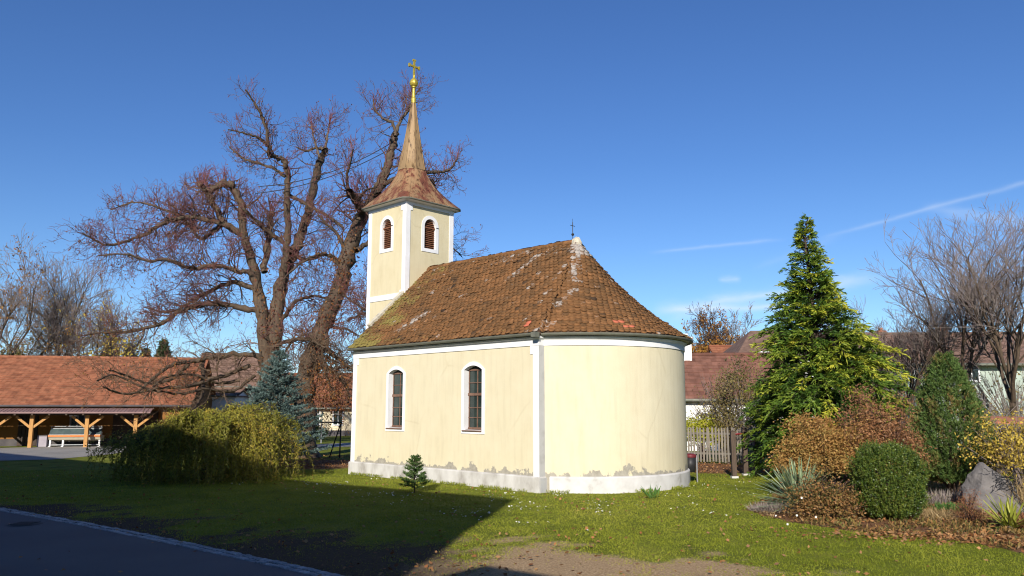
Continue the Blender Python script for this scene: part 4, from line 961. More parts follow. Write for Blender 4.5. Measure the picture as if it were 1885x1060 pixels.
for i, (px, Y, ty, lab) in enumerate(((196, 78, 618, 'dark spruce beyond the barn ridge under the yellow leaves'), (232, 84, 632, 'rusty green spruce beyond the barn, second from the left'), (262, 80, 640, 'slim far spruce beyond the barn ridge, third from the left'),
                                       (294, 72, 624, 'bluish dark spruce beyond the right half of the barn ridge'), (20, 80, 640, 'dark spruce beyond the barn at far left'), (1800, 100, 618, 'far dark spruce above the mint house chimney'), (1835, 105, 626, 'far dark spruce behind the right edge bare tree'))):
    p = at(px, 748, Y); H = EYE + (HOR - ty) / 1455 * Y
    spruce('far_spruce', lab, 'tree', (p[0], p[1], 0), H, H * .22, 'dark_conifer', 50 + i, 14, 7, .38, group='spruces on the skyline', dens=.8, width=.4)
def dwarf():
    b = at(1745, 748, 21); b[2] = 0; rg = np.random.default_rng(61)
    t = thing('dwarf_spruce', 'dense conical dwarf spruce standing behind the grey boulder', 'conifer', b)
    H = 3.72; mb = MB(); mb.tube([(0, 0, -.05), (0, 0, 1), (0, 0, 3.2)], [.1, .08, .02], 8)
    for k in range(9):
        a = k * .7; mb.tube([(.03 * math.cos(a), .03 * math.sin(a), .1), (.5 * math.cos(a), .5 * math.sin(a), .7), (.72 * math.cos(a), .72 * math.sin(a), 1.3)], [.03, .02, .01], 5)
    mb.build('trunk', MAT['dark_wood'], t)
    n = 5200; z = .38 + (H - .4) * rg.beta(1.0, 1.5, n); q = (z - .38) / (H - .38); a = rg.random(n) * 2 * PI
    R = np.interp(q, [0, .08, .22, .4, .6, .8, .93, 1], [.55, .84, .97, .9, .68, .42, .2, .05]) * (1 + .09 * np.sin(5 * a + 3 * z) + .09 * np.sin(9 * a - 5 * z))
    r = R * np.sqrt(rg.uniform(.45, 1, n)) ; P = np.stack([r * np.cos(a), r * np.sin(a), z], -1)
    up = np.stack([np.cos(a) * .7, np.sin(a) * .7, np.full(n, 1.0)], -1) + rg.normal(size=(n, 3)) * .22; up /= np.linalg.norm(up, axis=1, keepdims=True)
    k = 15; L = rg.uniform(.10, .2, n); f = rg.random((n, k)); B = P[:, None] + up[:, None] * (f * L[:, None])[..., None]; D = up[:, None] * 1.1 + rg.normal(size=(n, k, 3)) * .55
    brown = (vnoise(a * 1.5, z, .45, 4) > .66) * .45; c = np.clip(rg.normal(.42, .17, n) + brown, 0, 1)
    blades('needles', MAT['dwarf'], t, B.reshape(-1, 3), D.reshape(-1, 3), .075, .02, 0., np.clip(np.repeat(c, k) + rg.normal(size=n * k) * .1, 0, 1))
dwarf()
def box_ball():
    b = at(1624, 748, 17.0); b[2] = 0; rg = np.random.default_rng(62)
    t = thing('box_bush', 'rounded clipped box bush at the front of the garden bed', 'bush', b)
    mb = MB()
    for k in range(14): a = k * 2.4; mb.tube([(.05 * math.cos(a), .05 * math.sin(a), -.02), (.3 * math.cos(a), .3 * math.sin(a), .6), (.5 * math.cos(a * 1.1), .5 * math.sin(a * 1.1), 1.2)], [.02, .015, .006], 5)
    mb.build('stem', MAT['dark_twig'], t)
    n = 4600; v = rg.normal(size=(n, 3)); v /= np.linalg.norm(v, axis=1, keepdims=True)
    pw = 3.2; v = v / (np.abs(v) ** pw).sum(1, keepdims=True) ** (1 / pw); lump = 1 + .05 * np.sin(7 * v[:, 0] + 5 * v[:, 2]) + .04 * np.sin(11 * v[:, 1] + 8 * v[:, 2])
    P = v * np.array((.62, .62, .73)) * (lump * rg.uniform(.78, 1.0, n))[:, None] + np.array((0, 0, .72)); P = P[P[:, 2] > .03]; n = len(P)
    up = (P - np.array((0, 0, .6))); up /= np.linalg.norm(up, axis=1, keepdims=True); up = up * .8 + np.array((0, 0, 1.3)) + rg.normal(size=(n, 3)) * .25; up /= np.linalg.norm(up, axis=1, keepdims=True)
    tb = Tubes(); xs = []
    for i in rg.integers(0, n, 130): q = P[i] + up[i] * rg.uniform(.22, .36); tb.add(np.array([P[i], (P[i] + q) / 2 + rg.normal(size=3) * .015, q]), .003); xs += [P[i] + (q - P[i]) * f_ for f_ in np.linspace(.3, 1, 9)]
    tag(tb.build('stray_shoots', MAT['olive_leaf'], t, 3), kind='stuff'); blades('shoot_leaves', MAT['box'], t, np.array(xs), rg.normal(size=(len(xs), 3)) + (0, 0, .6), rg.uniform(.025, .05, len(xs)), .018, .1, np.clip(rg.normal(.75, .15, len(xs)), 0, 1))
    k = 14; L = rg.uniform(.08, .22, n); f = rg.random((n, k)); B = P[:, None] + up[:, None] * (f * L[:, None])[..., None]; D = up[:, None] * .7 + rg.normal(size=(n, k, 3)) * .7
    c = np.clip(rg.normal(.42, .2, n), 0, 1)
    blades('leaves', MAT['box'], t, B.reshape(-1, 3), D.reshape(-1, 3), .038, .02, .1, np.clip(np.repeat(c, k) + rg.normal(size=n * k) * .13, 0, 1))
box_ball()
def willow():
    b = at(385, 748, 26.2); b[2] = 0; rg = np.random.default_rng(63)
    t = thing('weeping_willow', 'low weeping willow with yellow-green strands trailing to the lawn', 'bush', b)
    mb = MB(); mb.tube([(0, 0, -.1), (.05, 0, .8), (0, .05, 1.2), (-.1, 0, 1.5)], [.14, .11, .09, .06], 8); mb.build('trunk', MAT['bark'], t)
    tb = Tubes(); B, D, LL, RR = [], [], [], []
    tb2 = Tubes()
    heads = []
    for i in range(84):
        a = i * 2.39996 + rg.random() * .3; R = 2.9 * math.sqrt(rg.uniform(.02, 1)) * (1.1 if math.cos(a) < -.3 else .98)
        xx = math.cos(a) * R; top = np.interp(xx, [-3.4, -2.4, -1.2, 0, 1.5, 2.4, 3.1], [.75, 1.1, 1.45, 1.72, 1.85, 1.65, 1.2]) + rg.normal() * .2
        e = np.array([math.cos(a) * R, math.sin(a) * R * .85, max(top, .9)]); s = np.array([0, 0, 1.15 + rg.random() * .4]); P = smooth_line([s, (s + e) / 2 + np.array((0, 0, .30)), e], 5); tb.add(P, np.linspace(.025, .007, len(P))); heads.append((a, R, P, rg.normal(.5, .2)))
    for i in range(980):
        a, R, P0, tone = heads[rg.integers(len(heads))]; left = math.cos(a) < -.3
        f0 = rg.uniform(.45, 1) * (len(P0) - 1); j = min(int(f0), len(P0) - 2); s = P0[j] + (P0[j + 1] - P0[j]) * (f0 - j)
        dirn = unit((math.cos(a) + rg.normal() * .5, math.sin(a) + rg.normal() * .5, 0)); reach = rg.uniform(.1, .75) * (1.15 if left else 1)
        e = s + dirn * reach * .6 + np.array((0, 0, rg.uniform(-.12, .22))); P = smooth_line([s, (s + e) / 2 + np.array((0, 0, .1)), e], 3); tb.add(P, np.linspace(.009, .0045, len(P)))
        top = e[2]; fall = top * (1 - .02) if rg.random() < .6 else top * rg.uniform(.25, .9); n = 9
        sway = rg.normal(size=2) * .26
        Q = np.array([e + dirn * reach * (f - .45 * f * f) + np.array((sway[0] * f + .05 * math.sin(5 * f + i) + rg.normal() * .02, sway[1] * f + rg.normal() * .03, -fall * f ** (1.5 if left else 1.3))) for f in np.linspace(0, 1, n)])
        tb2.add(Q, .004, .5); c = np.clip(tone + rg.normal() * .14 - (.12 if left else 0), 0, 1)  # left strands tinted darker to carry that side's shade
        k = int(fall * 34) + 8; f = rg.random(k) * (n - 1); ii = np.minimum(f.astype(int), n - 2); pp = Q[ii] + (Q[ii + 1] - Q[ii]) * (f - ii)[:, None]
        B.append(pp); d = rg.normal(size=(k, 3)) * .7; d[:, 2] -= .45; D.append(d); LL.append(rg.uniform(.04, .15, k)); RR.append(np.clip(c + rg.normal(size=k) * .15, 0, 1))
        k = 22; f = rg.random(k) * (len(P) - 1.01); ii = f.astype(int); pp = P[ii] + (P[ii + 1] - P[ii]) * (f - ii)[:, None] + rg.normal(size=(k, 3)) * .07
        B.append(pp); d = rg.normal(size=(k, 3)) * .8; D.append(d); LL.append(rg.uniform(.06, .13, k)); RR.append(np.clip(c + .1 + rg.normal(size=k) * .15, 0, 1))
    for i in range(150):                           # arching shoots that stand clear of the crown
        a, R, P0, tone = heads[rg.integers(len(heads))]; s = P0[-2]; d = unit((math.cos(a) + rg.normal() * .7, math.sin(a) + rg.normal() * .7, rg.uniform(.3, 1.2))); Q = [s]
        for k in range(7): d = unit(d + np.array((0, 0, -.30))); Q.append(Q[-1] + d * rg.uniform(.07, .16))
        Q = np.array(Q); tb.add(Q, .004); k = 26; f = rg.random(k) * 6.9; ii = f.astype(int); B.append(Q[ii] + (Q[ii + 1] - Q[ii]) * (f - ii)[:, None]); d2 = rg.normal(size=(k, 3)); D.append(d2); LL.append(rg.uniform(.04, .12, k)); RR.append(np.clip(tone + rg.normal(size=k) * .15, 0, 1))
    tb.build('branches', MAT['dark_twig'], t, 4); tb2.build('strands', MAT['olive_leaf'], t, 3)
    L = np.concatenate(LL); blades('leaves', MAT['willow'], t, np.concatenate(B), np.concatenate(D), L, L * .24, .1, np.concatenate(RR))
willow()
def shrub(name, label, px, Y, z0, rad, leafmat, seed, clumps, per, size, cat='shrub', group=None, stems=10, twig='dark_twig', spread=.2, wid=.6, flat=0., up=0., shape='dome', base_y=None, twigs=0):
    b = at(px, 748, Y); b[2] = 0; rg = np.random.default_rng(seed); t = thing(name, label, cat, b, group=group); rad = np.array(rad, float)
    v = rg.normal(size=(clumps, 3)); v /= np.linalg.norm(v, axis=1, keepdims=True); v *= rg.uniform(.35, 1, (clumps, 1)) ** .5
    v[:, 2] = np.abs(v[:, 2]) if shape == 'dome' else v[:, 2]
    az = np.arctan2(v[:, 1], v[:, 0]); v = v * (1 + .22 * np.sin(3 * az + seed) + .16 * np.sin(5 * az + 4 * v[:, 2] + 2 * seed))[:, None]; C = v * rad + np.array((0, 0, z0)); C[:, 2] = np.maximum(C[:, 2], .06)
    tb = Tubes()
    for i in range(stems):
        c = C[rg.integers(clumps)]; P = smooth_line([(rg.normal() * .08 * rad[0], rg.normal() * .08 * rad[1], -.03), (c[0] * .35, c[1] * .35, c[2] * .55), c], 3); tb.add(P, np.linspace(.02, .006, len(P)), rg.random())
    for i in range(twigs):
        c = C[rg.integers(clumps)]; d = unit(c - np.array((0, 0, z0 * .3)) + rg.normal(size=3) * .3); p = c - d * .2; tb.add(np.array([p, p + d * .3 + rg.normal(size=3) * .04, p + d * rg.uniform(.5, .9)]), [.007, .005, .004], rg.random())
    tb.build('stems', MAT[twig], t, 4)
    n = clumps * per; P = np.repeat(C, per, 0) + rg.normal(size=(n, 3)) * np.array((spread, spread, spread * (1 - flat)))
    P[:, 2] = np.maximum(P[:, 2], .02); d = rg.normal(size=(n, 3)); d[:, 2] = d[:, 2] * (1 - flat) + up; c = np.clip(np.repeat(rg.normal(.48, .2, clumps), per) + rg.normal(size=n) * .14, 0, 1)
    L = size * rg.uniform(.7, 1.3, n); blades('leaves', MAT[leafmat], t, P, d, L, L * wid, .1, c); return t
shrub('japanese_maple', 'orange-leaved spreading maple shrub behind the spiky yucca', 1520, 20.4, .75, (1.45, 1.0, 1.3), 'maple', 71, 300, 75, .06, stems=40, spread=.14, flat=.45, wid=.55)
shrub('japanese_maple', 'brown withering maple shrub right behind the clipped box bush', 1606, 20.6, .9, (.98, .9, 1.6), 'maple_brown', 72, 260, 70, .06, stems=46, spread=.15, flat=.3, wid=.5, twigs=60)
shrub('rose_bush', 'low rusty rose bush with few white blooms left of the box bush', 1508, 17.2, .05, (.72, .55, .66), 'rose', 73, 120, 60, .05, stems=40, spread=.11, twigs=30)
shrub('brown_shrub', 'small reddish brown shrub in front of the grey boulder', 1768, 16.6, .05, (.28, .25, .55), 'brown_bush', 74, 60, 60, .035, stems=40, spread=.07, up=.7, wid=.25)
shrub('yellow_shrub', 'tall straggly shrub with yellow leaves at the right edge', 1872, 19.0, .9, (.95, .9, 1.15), 'yellow_leaf', 75, 110, 34, .075, stems=60, spread=.17, wid=.6, twigs=90, twig='grey_twig')
shrub('lime_shrub', 'bright lime-yellow shrub beyond the picket fence beside the chapel', 1292, 36, .9, (1.2, .9, .85), 'lime_leaf', 76, 70, 60, .11, stems=30, spread=.2)
shrub('olive_shrub', 'olive leafed tall shrub in front of the red roofed house', 1368, 35, 2.2, (1.45, 1.0, 2.0), 'olive_leaf', 77, 190, 40, .10, stems=90, spread=.22, shape='ball', twigs=160, twig='grey_twig')
shrub('bare_shrub', 'tangle of bare twigs against the white house wall', 1335, 36.5, 1.3, (1.7, .9, 1.9), 'olive_leaf', 78, 110, 8, .10, stems=170, spread=.25, twigs=520, twig='grey_twig')
shrub('autumn_tree', 'round orange autumn tree beside the white chimney', 1298, 84, 5.4, (2.1, 2.0, 3.4), 'autumn', 79, 150, 60, .3, cat='tree', spread=.5, shape='ball', stems=40)
shrub('autumn_tree', 'ochre autumn tree right of the rust tinted skyline tree', 1336, 82, 4.8, (2.4, 2.0, 2.9), 'autumn', 80, 120, 45, .3, cat='tree', spread=.5, shape='ball', stems=40, twigs=60)
shrub('autumn_tree', 'russet leafed tree beyond the barn between the far spruces', 246, 76, 3.6, (2.2, 2, 3.2), 'linden_leaf', 81, 120, 45, .3, cat='tree', spread=.5, shape='ball', stems=30, twigs=60)
shrub('autumn_tree', 'yellow-green leafy tree beyond the barn, left of the russet one', 205, 70, 6.3, (2.6, 2, 3.0), 'yellow_leaf', 82, 70, 16, .26, cat='tree', spread=.5, shape='ball', stems=50, twigs=160, twig='grey_twig')
shrub('autumn_tree', 'brown hazy tree beyond the barn at the left of the ridge', 128, 76, 3.2, (4.2, 2, 2.6), 'olive_leaf', 83, 90, 20, .3, cat='tree', spread=.6, shape='ball', stems=50, twigs=220, twig='dark_twig')
shrub('autumn_tree', 'dark leafy tree beyond the barn at the left edge', 12, 76, 4.5, (3.4, 2, 4.0), 'olive_leaf', 84, 140, 40, .3, cat='tree', spread=.6, shape='ball', stems=50, twigs=200, twig='dark_twig')
shrub('brown_thicket', 'brown twiggy thicket in front of the mint green house', 1790, 30, .7, (4.0, 1.2, 1.7), 'olive_leaf', 85, 260, 12, .09, stems=240, spread=.3, twigs=1100, twig='grey_twig')
shrub('bare_shrub', 'tall grey twiggy shrub before the mint house, left of the dwarf spruce', 1672, 37, 1.9, (2.6, 1.0, 2.0), 'olive_leaf', 88, 90, 6, .10, stems=170, spread=.3, twigs=700, twig='grey_twig')
shrub('bare_shrub', 'tangled tall bare shrub before the mint house at the right edge', 1868, 34, 2.0, (2.6, 1.0, 1.9), 'olive_leaf', 89, 90, 6, .10, stems=170, spread=.3, twigs=800, twig='grey_twig')
shrub('dark_hedge', 'dark leafy hedge beyond the barn yard under the linden', 470, 62, 1.0, (5, 1.2, 2.0), 'olive_leaf', 86, 160, 50, .2, stems=30, spread=.4)
shrub('dark_shrub', 'small dark shrub at the foot of the cream house wall', 572, 57, .3, (1.2, .7, .75), 'fir', 87, 40, 60, .12, stems=10, spread=.2)
def yucca(label, px, Y, n, L, mat, seed, up):
    b = at(px, 748, Y); b[2] = 0; rg = np.random.default_rng(seed); t = thing('yucca', label, 'plant', b)
    V, F, R = [], [], []
    for i in range(n):
        a = rg.random() * 2 * PI; el = rg.uniform(.05, 1.45) ** up; d = np.array((math.cos(a) * math.cos(el), math.sin(a) * math.cos(el), math.sin(el))); l = L * rg.uniform(.75, 1.1); s = unit(np.cross(d, (0, 0, 1.)) + 1e-3); w = rg.uniform(.018, .026)
        p = np.array((rg.normal() * .05, rg.normal() * .05, rg.uniform(.05, .35) * L * .6)); r = float(np.clip(rg.normal(.5, .25) - (.35 if el < .25 else 0), 0, 1)); k0 = len(V); dr = rg.uniform(.0, .18) * math.cos(el)
        for f, ww in ((0, .8), (.35, 1), (.7, .75), (.9, .4)):
            c = p + d * l * f - np.array((0, 0, dr * l * f * f)); V += [c - s * w * ww, c + s * w * ww + np.cross(s, d) * w * .3]; R += [r, r]
        V.append(p + d * l - np.array((0, 0, dr * l))); R.append(r)
        F += [(k0, k0 + 1, k0 + 3, k0 + 2), (k0 + 2, k0 + 3, k0 + 5, k0 + 4), (k0 + 4, k0 + 5, k0 + 7, k0 + 6), (k0 + 6, k0 + 7, k0 + 8)]
    mesh('leaves', V, F, MAT[mat], t, R)
    mb = MB(); mb.tube([(0, 0, -.02), (0, 0, .3 * L)], [.07, .05], 8); mb.build('stem', MAT['dark_wood'], t)
yucca('large grey-green yucca with stiff sword leaves beside the lawn', 1462, 18.4, 190, 1.12, 'yucca', 91, .85)
yucca('small yellow-green striped yucca in the leaf litter by the boulder', 1838, 15.6, 60, .62, 'yucca_gold', 92, .8)
def boulder():
    b = at(1806, 748, 18.6); b[2] = 0; rg = np.random.default_rng(95); t = thing('boulder', 'pointed grey granite boulder overgrown with dark bare stems', 'boulder', b)
    import bmesh
    bm = bmesh.new(); bmesh.ops.create_icosphere(bm, subdivisions=5, radius=1.0)
    planes = [(unit((-.85, -.35, .42)), .50), (unit((.55, -.25, .72)), .60), (unit((.95, -.2, .15)), .56), (unit((-.2, -.95, .25)), .40), (unit((.35, -.85, .35)), .44), (unit((-.5, .6, .5)), .55), (unit((.5, .8, .3)), .5), (unit((-.95, .1, .05)), .55), (unit((0, 1, 0)), .42), (unit((-.45, -.1, .9)), .80), (unit((.1, -.5, .85)), .78)]
    for v in bm.verts:
        p = np.array(v.co); r = min([o_ / max(1e-3, p @ n_) for n_, o_ in planes if p @ n_ > .05] + [1.15])
        q = p * r; x, y, z = q
        f = (vnoise(np.array([x * 1.0 + z * .7]), np.array([y + z * .6]), .22, 7)[0] - .5) * .10 + (vnoise(np.array([x + z]), np.array([y - z]), .07, 8)[0] - .5) * .035
        q = q * (1 + f); v.co = (q[0] * 1.05, q[1], max(-.1, q[2] * .95 + .26))
    me = bpy.data.meshes.new('rock'); bm.to_mesh(me); bm.free(); me.materials.append(MAT['rock']); o = bpy.data.objects.new('rock', me); col.objects.link(o); o.parent = t
    tb = Tubes()
    for i in range(46):
        p = np.array((rg.uniform(-.15, .6), -.44 + rg.random() * .1, rg.uniform(.5, .95))); d = np.array((rg.normal() * .8, -.15, rg.normal() * .45)); P = [p]
        for k in range(4): d = unit(d + rg.normal(size=3) * (.6, .1, .6)); P.append(P[-1] + d * .07)
        tb.add(np.array(P), .007)
    tag(tb.build('climbing_stem', MAT['iron'], None, 4), None)
    o = bpy.context.scene.objects[-1] if False else [q for q in bpy.data.objects if q.name.startswith('climbing_stem')][0]; o.location = b
    tag(o, 'tangle of dark bare climbing stems over the grey boulder', 'climber')
boulder()
def tuft(name, label, cat, px, Y, rad, n, L, W, mat, seed, lean=.35):
    b = at(px, 748, Y); b[2] = 0; rg = np.random.default_rng(seed); r = np.sqrt(rg.random(n)); a = rg.random(n) * 2 * PI
    P = np.stack([r * np.cos(a) * rad[0], r * np.sin(a) * rad[1], np.zeros(n)], -1); D = rg.normal(size=(n, 3)) * lean + np.array((0, 0, 1.)) + P * .5 / max(rad)
    l = L * rg.uniform(.5, 1.1, n); V, F = diamonds(P, D, l, W, .1)
    o = mesh(name, V, F, MAT[mat], None, np.repeat(rg.random(n), 4)); o.location = b; tag(o, label, cat)
tuft('lavender', 'low greyish lavender clump at the left tip of the garden bed', 'plant', 1418, 18.3, (.55, .35), 900, .26, .012, 'lavender', 101)
tuft('lavender', 'faded lavender stems under the dwarf spruce', 'plant', 1722, 19.6, (.75, .25), 700, .42, .012, 'lavender', 102, .2)
tuft('green_herb', 'fresh green herb clump left of the grey boulder', 'plant', 1732, 18.2, (.25, .2), 420, .26, .03, 'green_herb', 103, .5)
tuft('dry_grass', 'straw coloured dry stalks between box bush and boulder', 'plant', 1700, 17.2, (.55, .45), 700, .3, .014, 'dry_stalk', 104, .7)
tuft('dry_grass', 'tall straw coloured stalks under the yellow shrub at the right edge', 'plant', 1884, 18.4, (.45, .45), 480, 1.0, .014, 'dry_stalk', 105, .28)
tuft('brown_herb', 'brown withered herb at the bottom right corner of the bed', 'plant', 1882, 15.8, (.4, .3), 500, .4, .025, 'brown_bush', 106, .45)
tuft('wall_weed', 'small weed growing against the white apse plinth', 'plant', 1197, 20.75, (.12, .05), 26, .42, .035, 'green_herb', 107, .3)
def flowers():
    rg = np.random.default_rng(111); b = at(1500, 748, 17.3); V = []; B = []
    for (x, y, Y) in ((1467, 915, 16.6), (1458, 947, 16.4), (1493, 950, 16.5), (1441, 963, 16.3)):
        mb = MB(); p = at(x, y, Y)
        for k in range(7): a = k * 2 * PI / 7; mb.add([p, p + (.018 * math.cos(a - .4), -.01, .018 * math.sin(a - .4)), p + (.027 * math.cos(a), -.02, .027 * math.sin(a)), p + (.018 * math.cos(a + .4), -.01, .018 * math.sin(a + .4))], [(0, 1, 2, 3)], .5)
        o = mb.build('rose_bloom', MAT['daisy'], rose, rel=b * (1, 1, 0))
rose = [o for o in bpy.data.objects if o.name == 'rose_bush'][0]
flowers()
# ------------------------------------------------------------------ buildings
def slope_tiles(mb, p0, u, n_in, w, d, z0, z1, row=.33, tile=.3, lip=.03, seed=1):
    """stepped tile courses on a sloping plane; p0 plan start, u along eave, n_in towards ridge"""
    rg = np.random.default_rng(seed); sl = math.hypot(d, z1 - z0); rows = max(3, int(sl / row)); p0 = np.array((*p0, z0)); u = np.array((*u, 0.)); up = np.array((n_in[0] * d, n_in[1] * d, z1 - z0)) / sl; nn = unit(np.cross(u, up)); nn = nn if nn[2] > 0 else -nn
    for r in range(rows):
        a, b = r * sl / rows, (r + 1) * sl / rows + .03; k = max(1, int(w / tile))
        for i in range(k):
            x0, x1 = i * w / k + .006, (i + 1) * w / k - .006; h = lip + rg.normal() * .006; c = p0 + up * a
            V = [c + u * x0 + nn * h, c + u * x1 + nn * h, p0 + up * b + u * x1 + nn * .004, p0 + up * b + u * x0 + nn * .004, c + u * x0 - nn * .01, c + u * x1 - nn * .01]
            mb.add(V, [(0, 1, 2, 3), (4, 5, 1, 0)], float(np.clip(rg.normal(.5, .25), 0, 1)))
def house(name, label, loc, rotz, w, d, h, ridge, wall, roof, windows=(), chimneys=(), over=.4, hip=0., tile=.45, base=None, cat='house', seed=3, gable_windows=()):
    """local frame: front wall on y=0 facing -y, ridge along x"""
    t = thing(name, label, cat, loc, rotz); mb = MB()
    mb.add([(0, 0, -.2), (w, 0, -.2), (w, d, -.2), (0, d, -.2), (0, 0, h), (w, 0, h), (w, d, h), (0, d, h)], [(0, 1, 5, 4), (1, 2, 6, 5), (2, 3, 7, 6), (3, 0, 4, 7)])
    if not hip: mb.add([(0, 0, h), (0, d, h), (0, d / 2, ridge - .06), (w, 0, h), (w, d, h), (w, d / 2, ridge - .06)], [(0, 2, 1), (3, 4, 5)])
    mb.build('wall', MAT[wall], t)
    e = over; zz = h - e * (ridge - h) / (d / 2)
    V = [(-e, -e, zz), (w + e, -e, zz), (w + e, d + e, zz), (-e, d + e, zz), (hip if hip else -e, d / 2, ridge), (w - hip if hip else w + e, d / 2, ridge)]
    F = [(0, 1, 5, 4), (2, 3, 4, 5)] + ([(1, 2, 5), (3, 0, 4)] if hip else [])
    V += [(x, y, z - .12) for x, y, z in V]; F += [(6, 7, 1, 0), (7, 8, 2, 1), (8, 9, 3, 2), (9, 6, 0, 3), (6, 10, 11, 7), (8, 11, 10, 9)] if not hip else [(6, 7, 1, 0), (7, 8, 2, 1), (8, 9, 3, 2), (9, 6, 0, 3), (6, 9, 8, 7)]
    mb = MB(); mb.add(V, F, .35)
    if not hip: slope_tiles(mb, (-e, -e), (1, 0), (0, 1), w + 2 * e, d / 2 + e, zz + .01, ridge + .01, .34, tile, seed=seed)
    ro = mb.build('roof', MAT[roof], t)
    if not hip:
        mb = MB(); mb.tube([(-e, d / 2, ridge + .03), (w + e, d / 2, ridge + .03)], .13, 8); mb.build('ridge_cap', MAT[roof], ro)
    mb = MB(); mb.tube([(-e, -e - .07, zz - .03), (w + e, -e - .07, zz - .03)], .08, 7); mb.build('gutter', MAT['gutter'], ro)
    for (x, y, s, z, m) in chimneys:
        mb = MB(); mb.box(x - s / 2, y - s / 2, h, x + s / 2, y + s / 2, z); mb.box(x - s / 2 - .06, y - s / 2 - .06, z - .0, x + s / 2 + .06, y + s / 2 + .06, z + .1); mb.box(x - s / 4, y - s / 4, z + .1, x + s / 4, y + s / 4, z + .3)
        mb.build('chimney', MAT[m], ro)
    def win(mb_axes, x, z, ww, hh):
        mb, mp, mbar = MB(), MB(), MB(); f = .09
        B = mb_axes
        B(mb, x - f, -.05, z - f, x, .02, z + hh + f); B(mb, x + ww, -.05, z - f, x + ww + f, .02, z + hh + f); B(mb, x, -.051, z + hh, x + ww, .02, z + hh + f); B(mb, x - .05, -.10, z - f, x + ww + .05, -.0, z)
        o = mb.build('window', MAT['white'], t)
        B(mp, x, -.012, z, x + ww, .01, z + hh); mp.build('pane', MAT['glass'], o)
        B(mbar, x + ww / 2 - .03, -.035, z, x + ww / 2 + .03, -.013, z + hh); B(mbar, x, -.034, z + hh * .66, x + ww, -.0135, z + hh * .66 + .05); mbar.build('glazing_bar', MAT['white'], o)
    for (x, z, ww, hh) in windows: win(lambda m, a, b, c, a2, b2, c2: m.box(a, b, c, a2, b2, c2), x, z, ww, hh)
    for (y, z, ww, hh, side) in gable_windows:
        f = (lambda m, a, b, c, a2, b2, c2: m.box(w - b2, a, c, w - b, a2, c2)) if side > 0 else (lambda m, a, b, c, a2, b2, c2: m.box(b, a, c, b2, a2, c2))
        win(f, y, z, ww, hh)
    if base:
        mb = MB(); mb.box(-.04, -.04, -.2, w + .04, d + .04, base[0]); mb.build('plinth', MAT[base[1]], t)
    return t
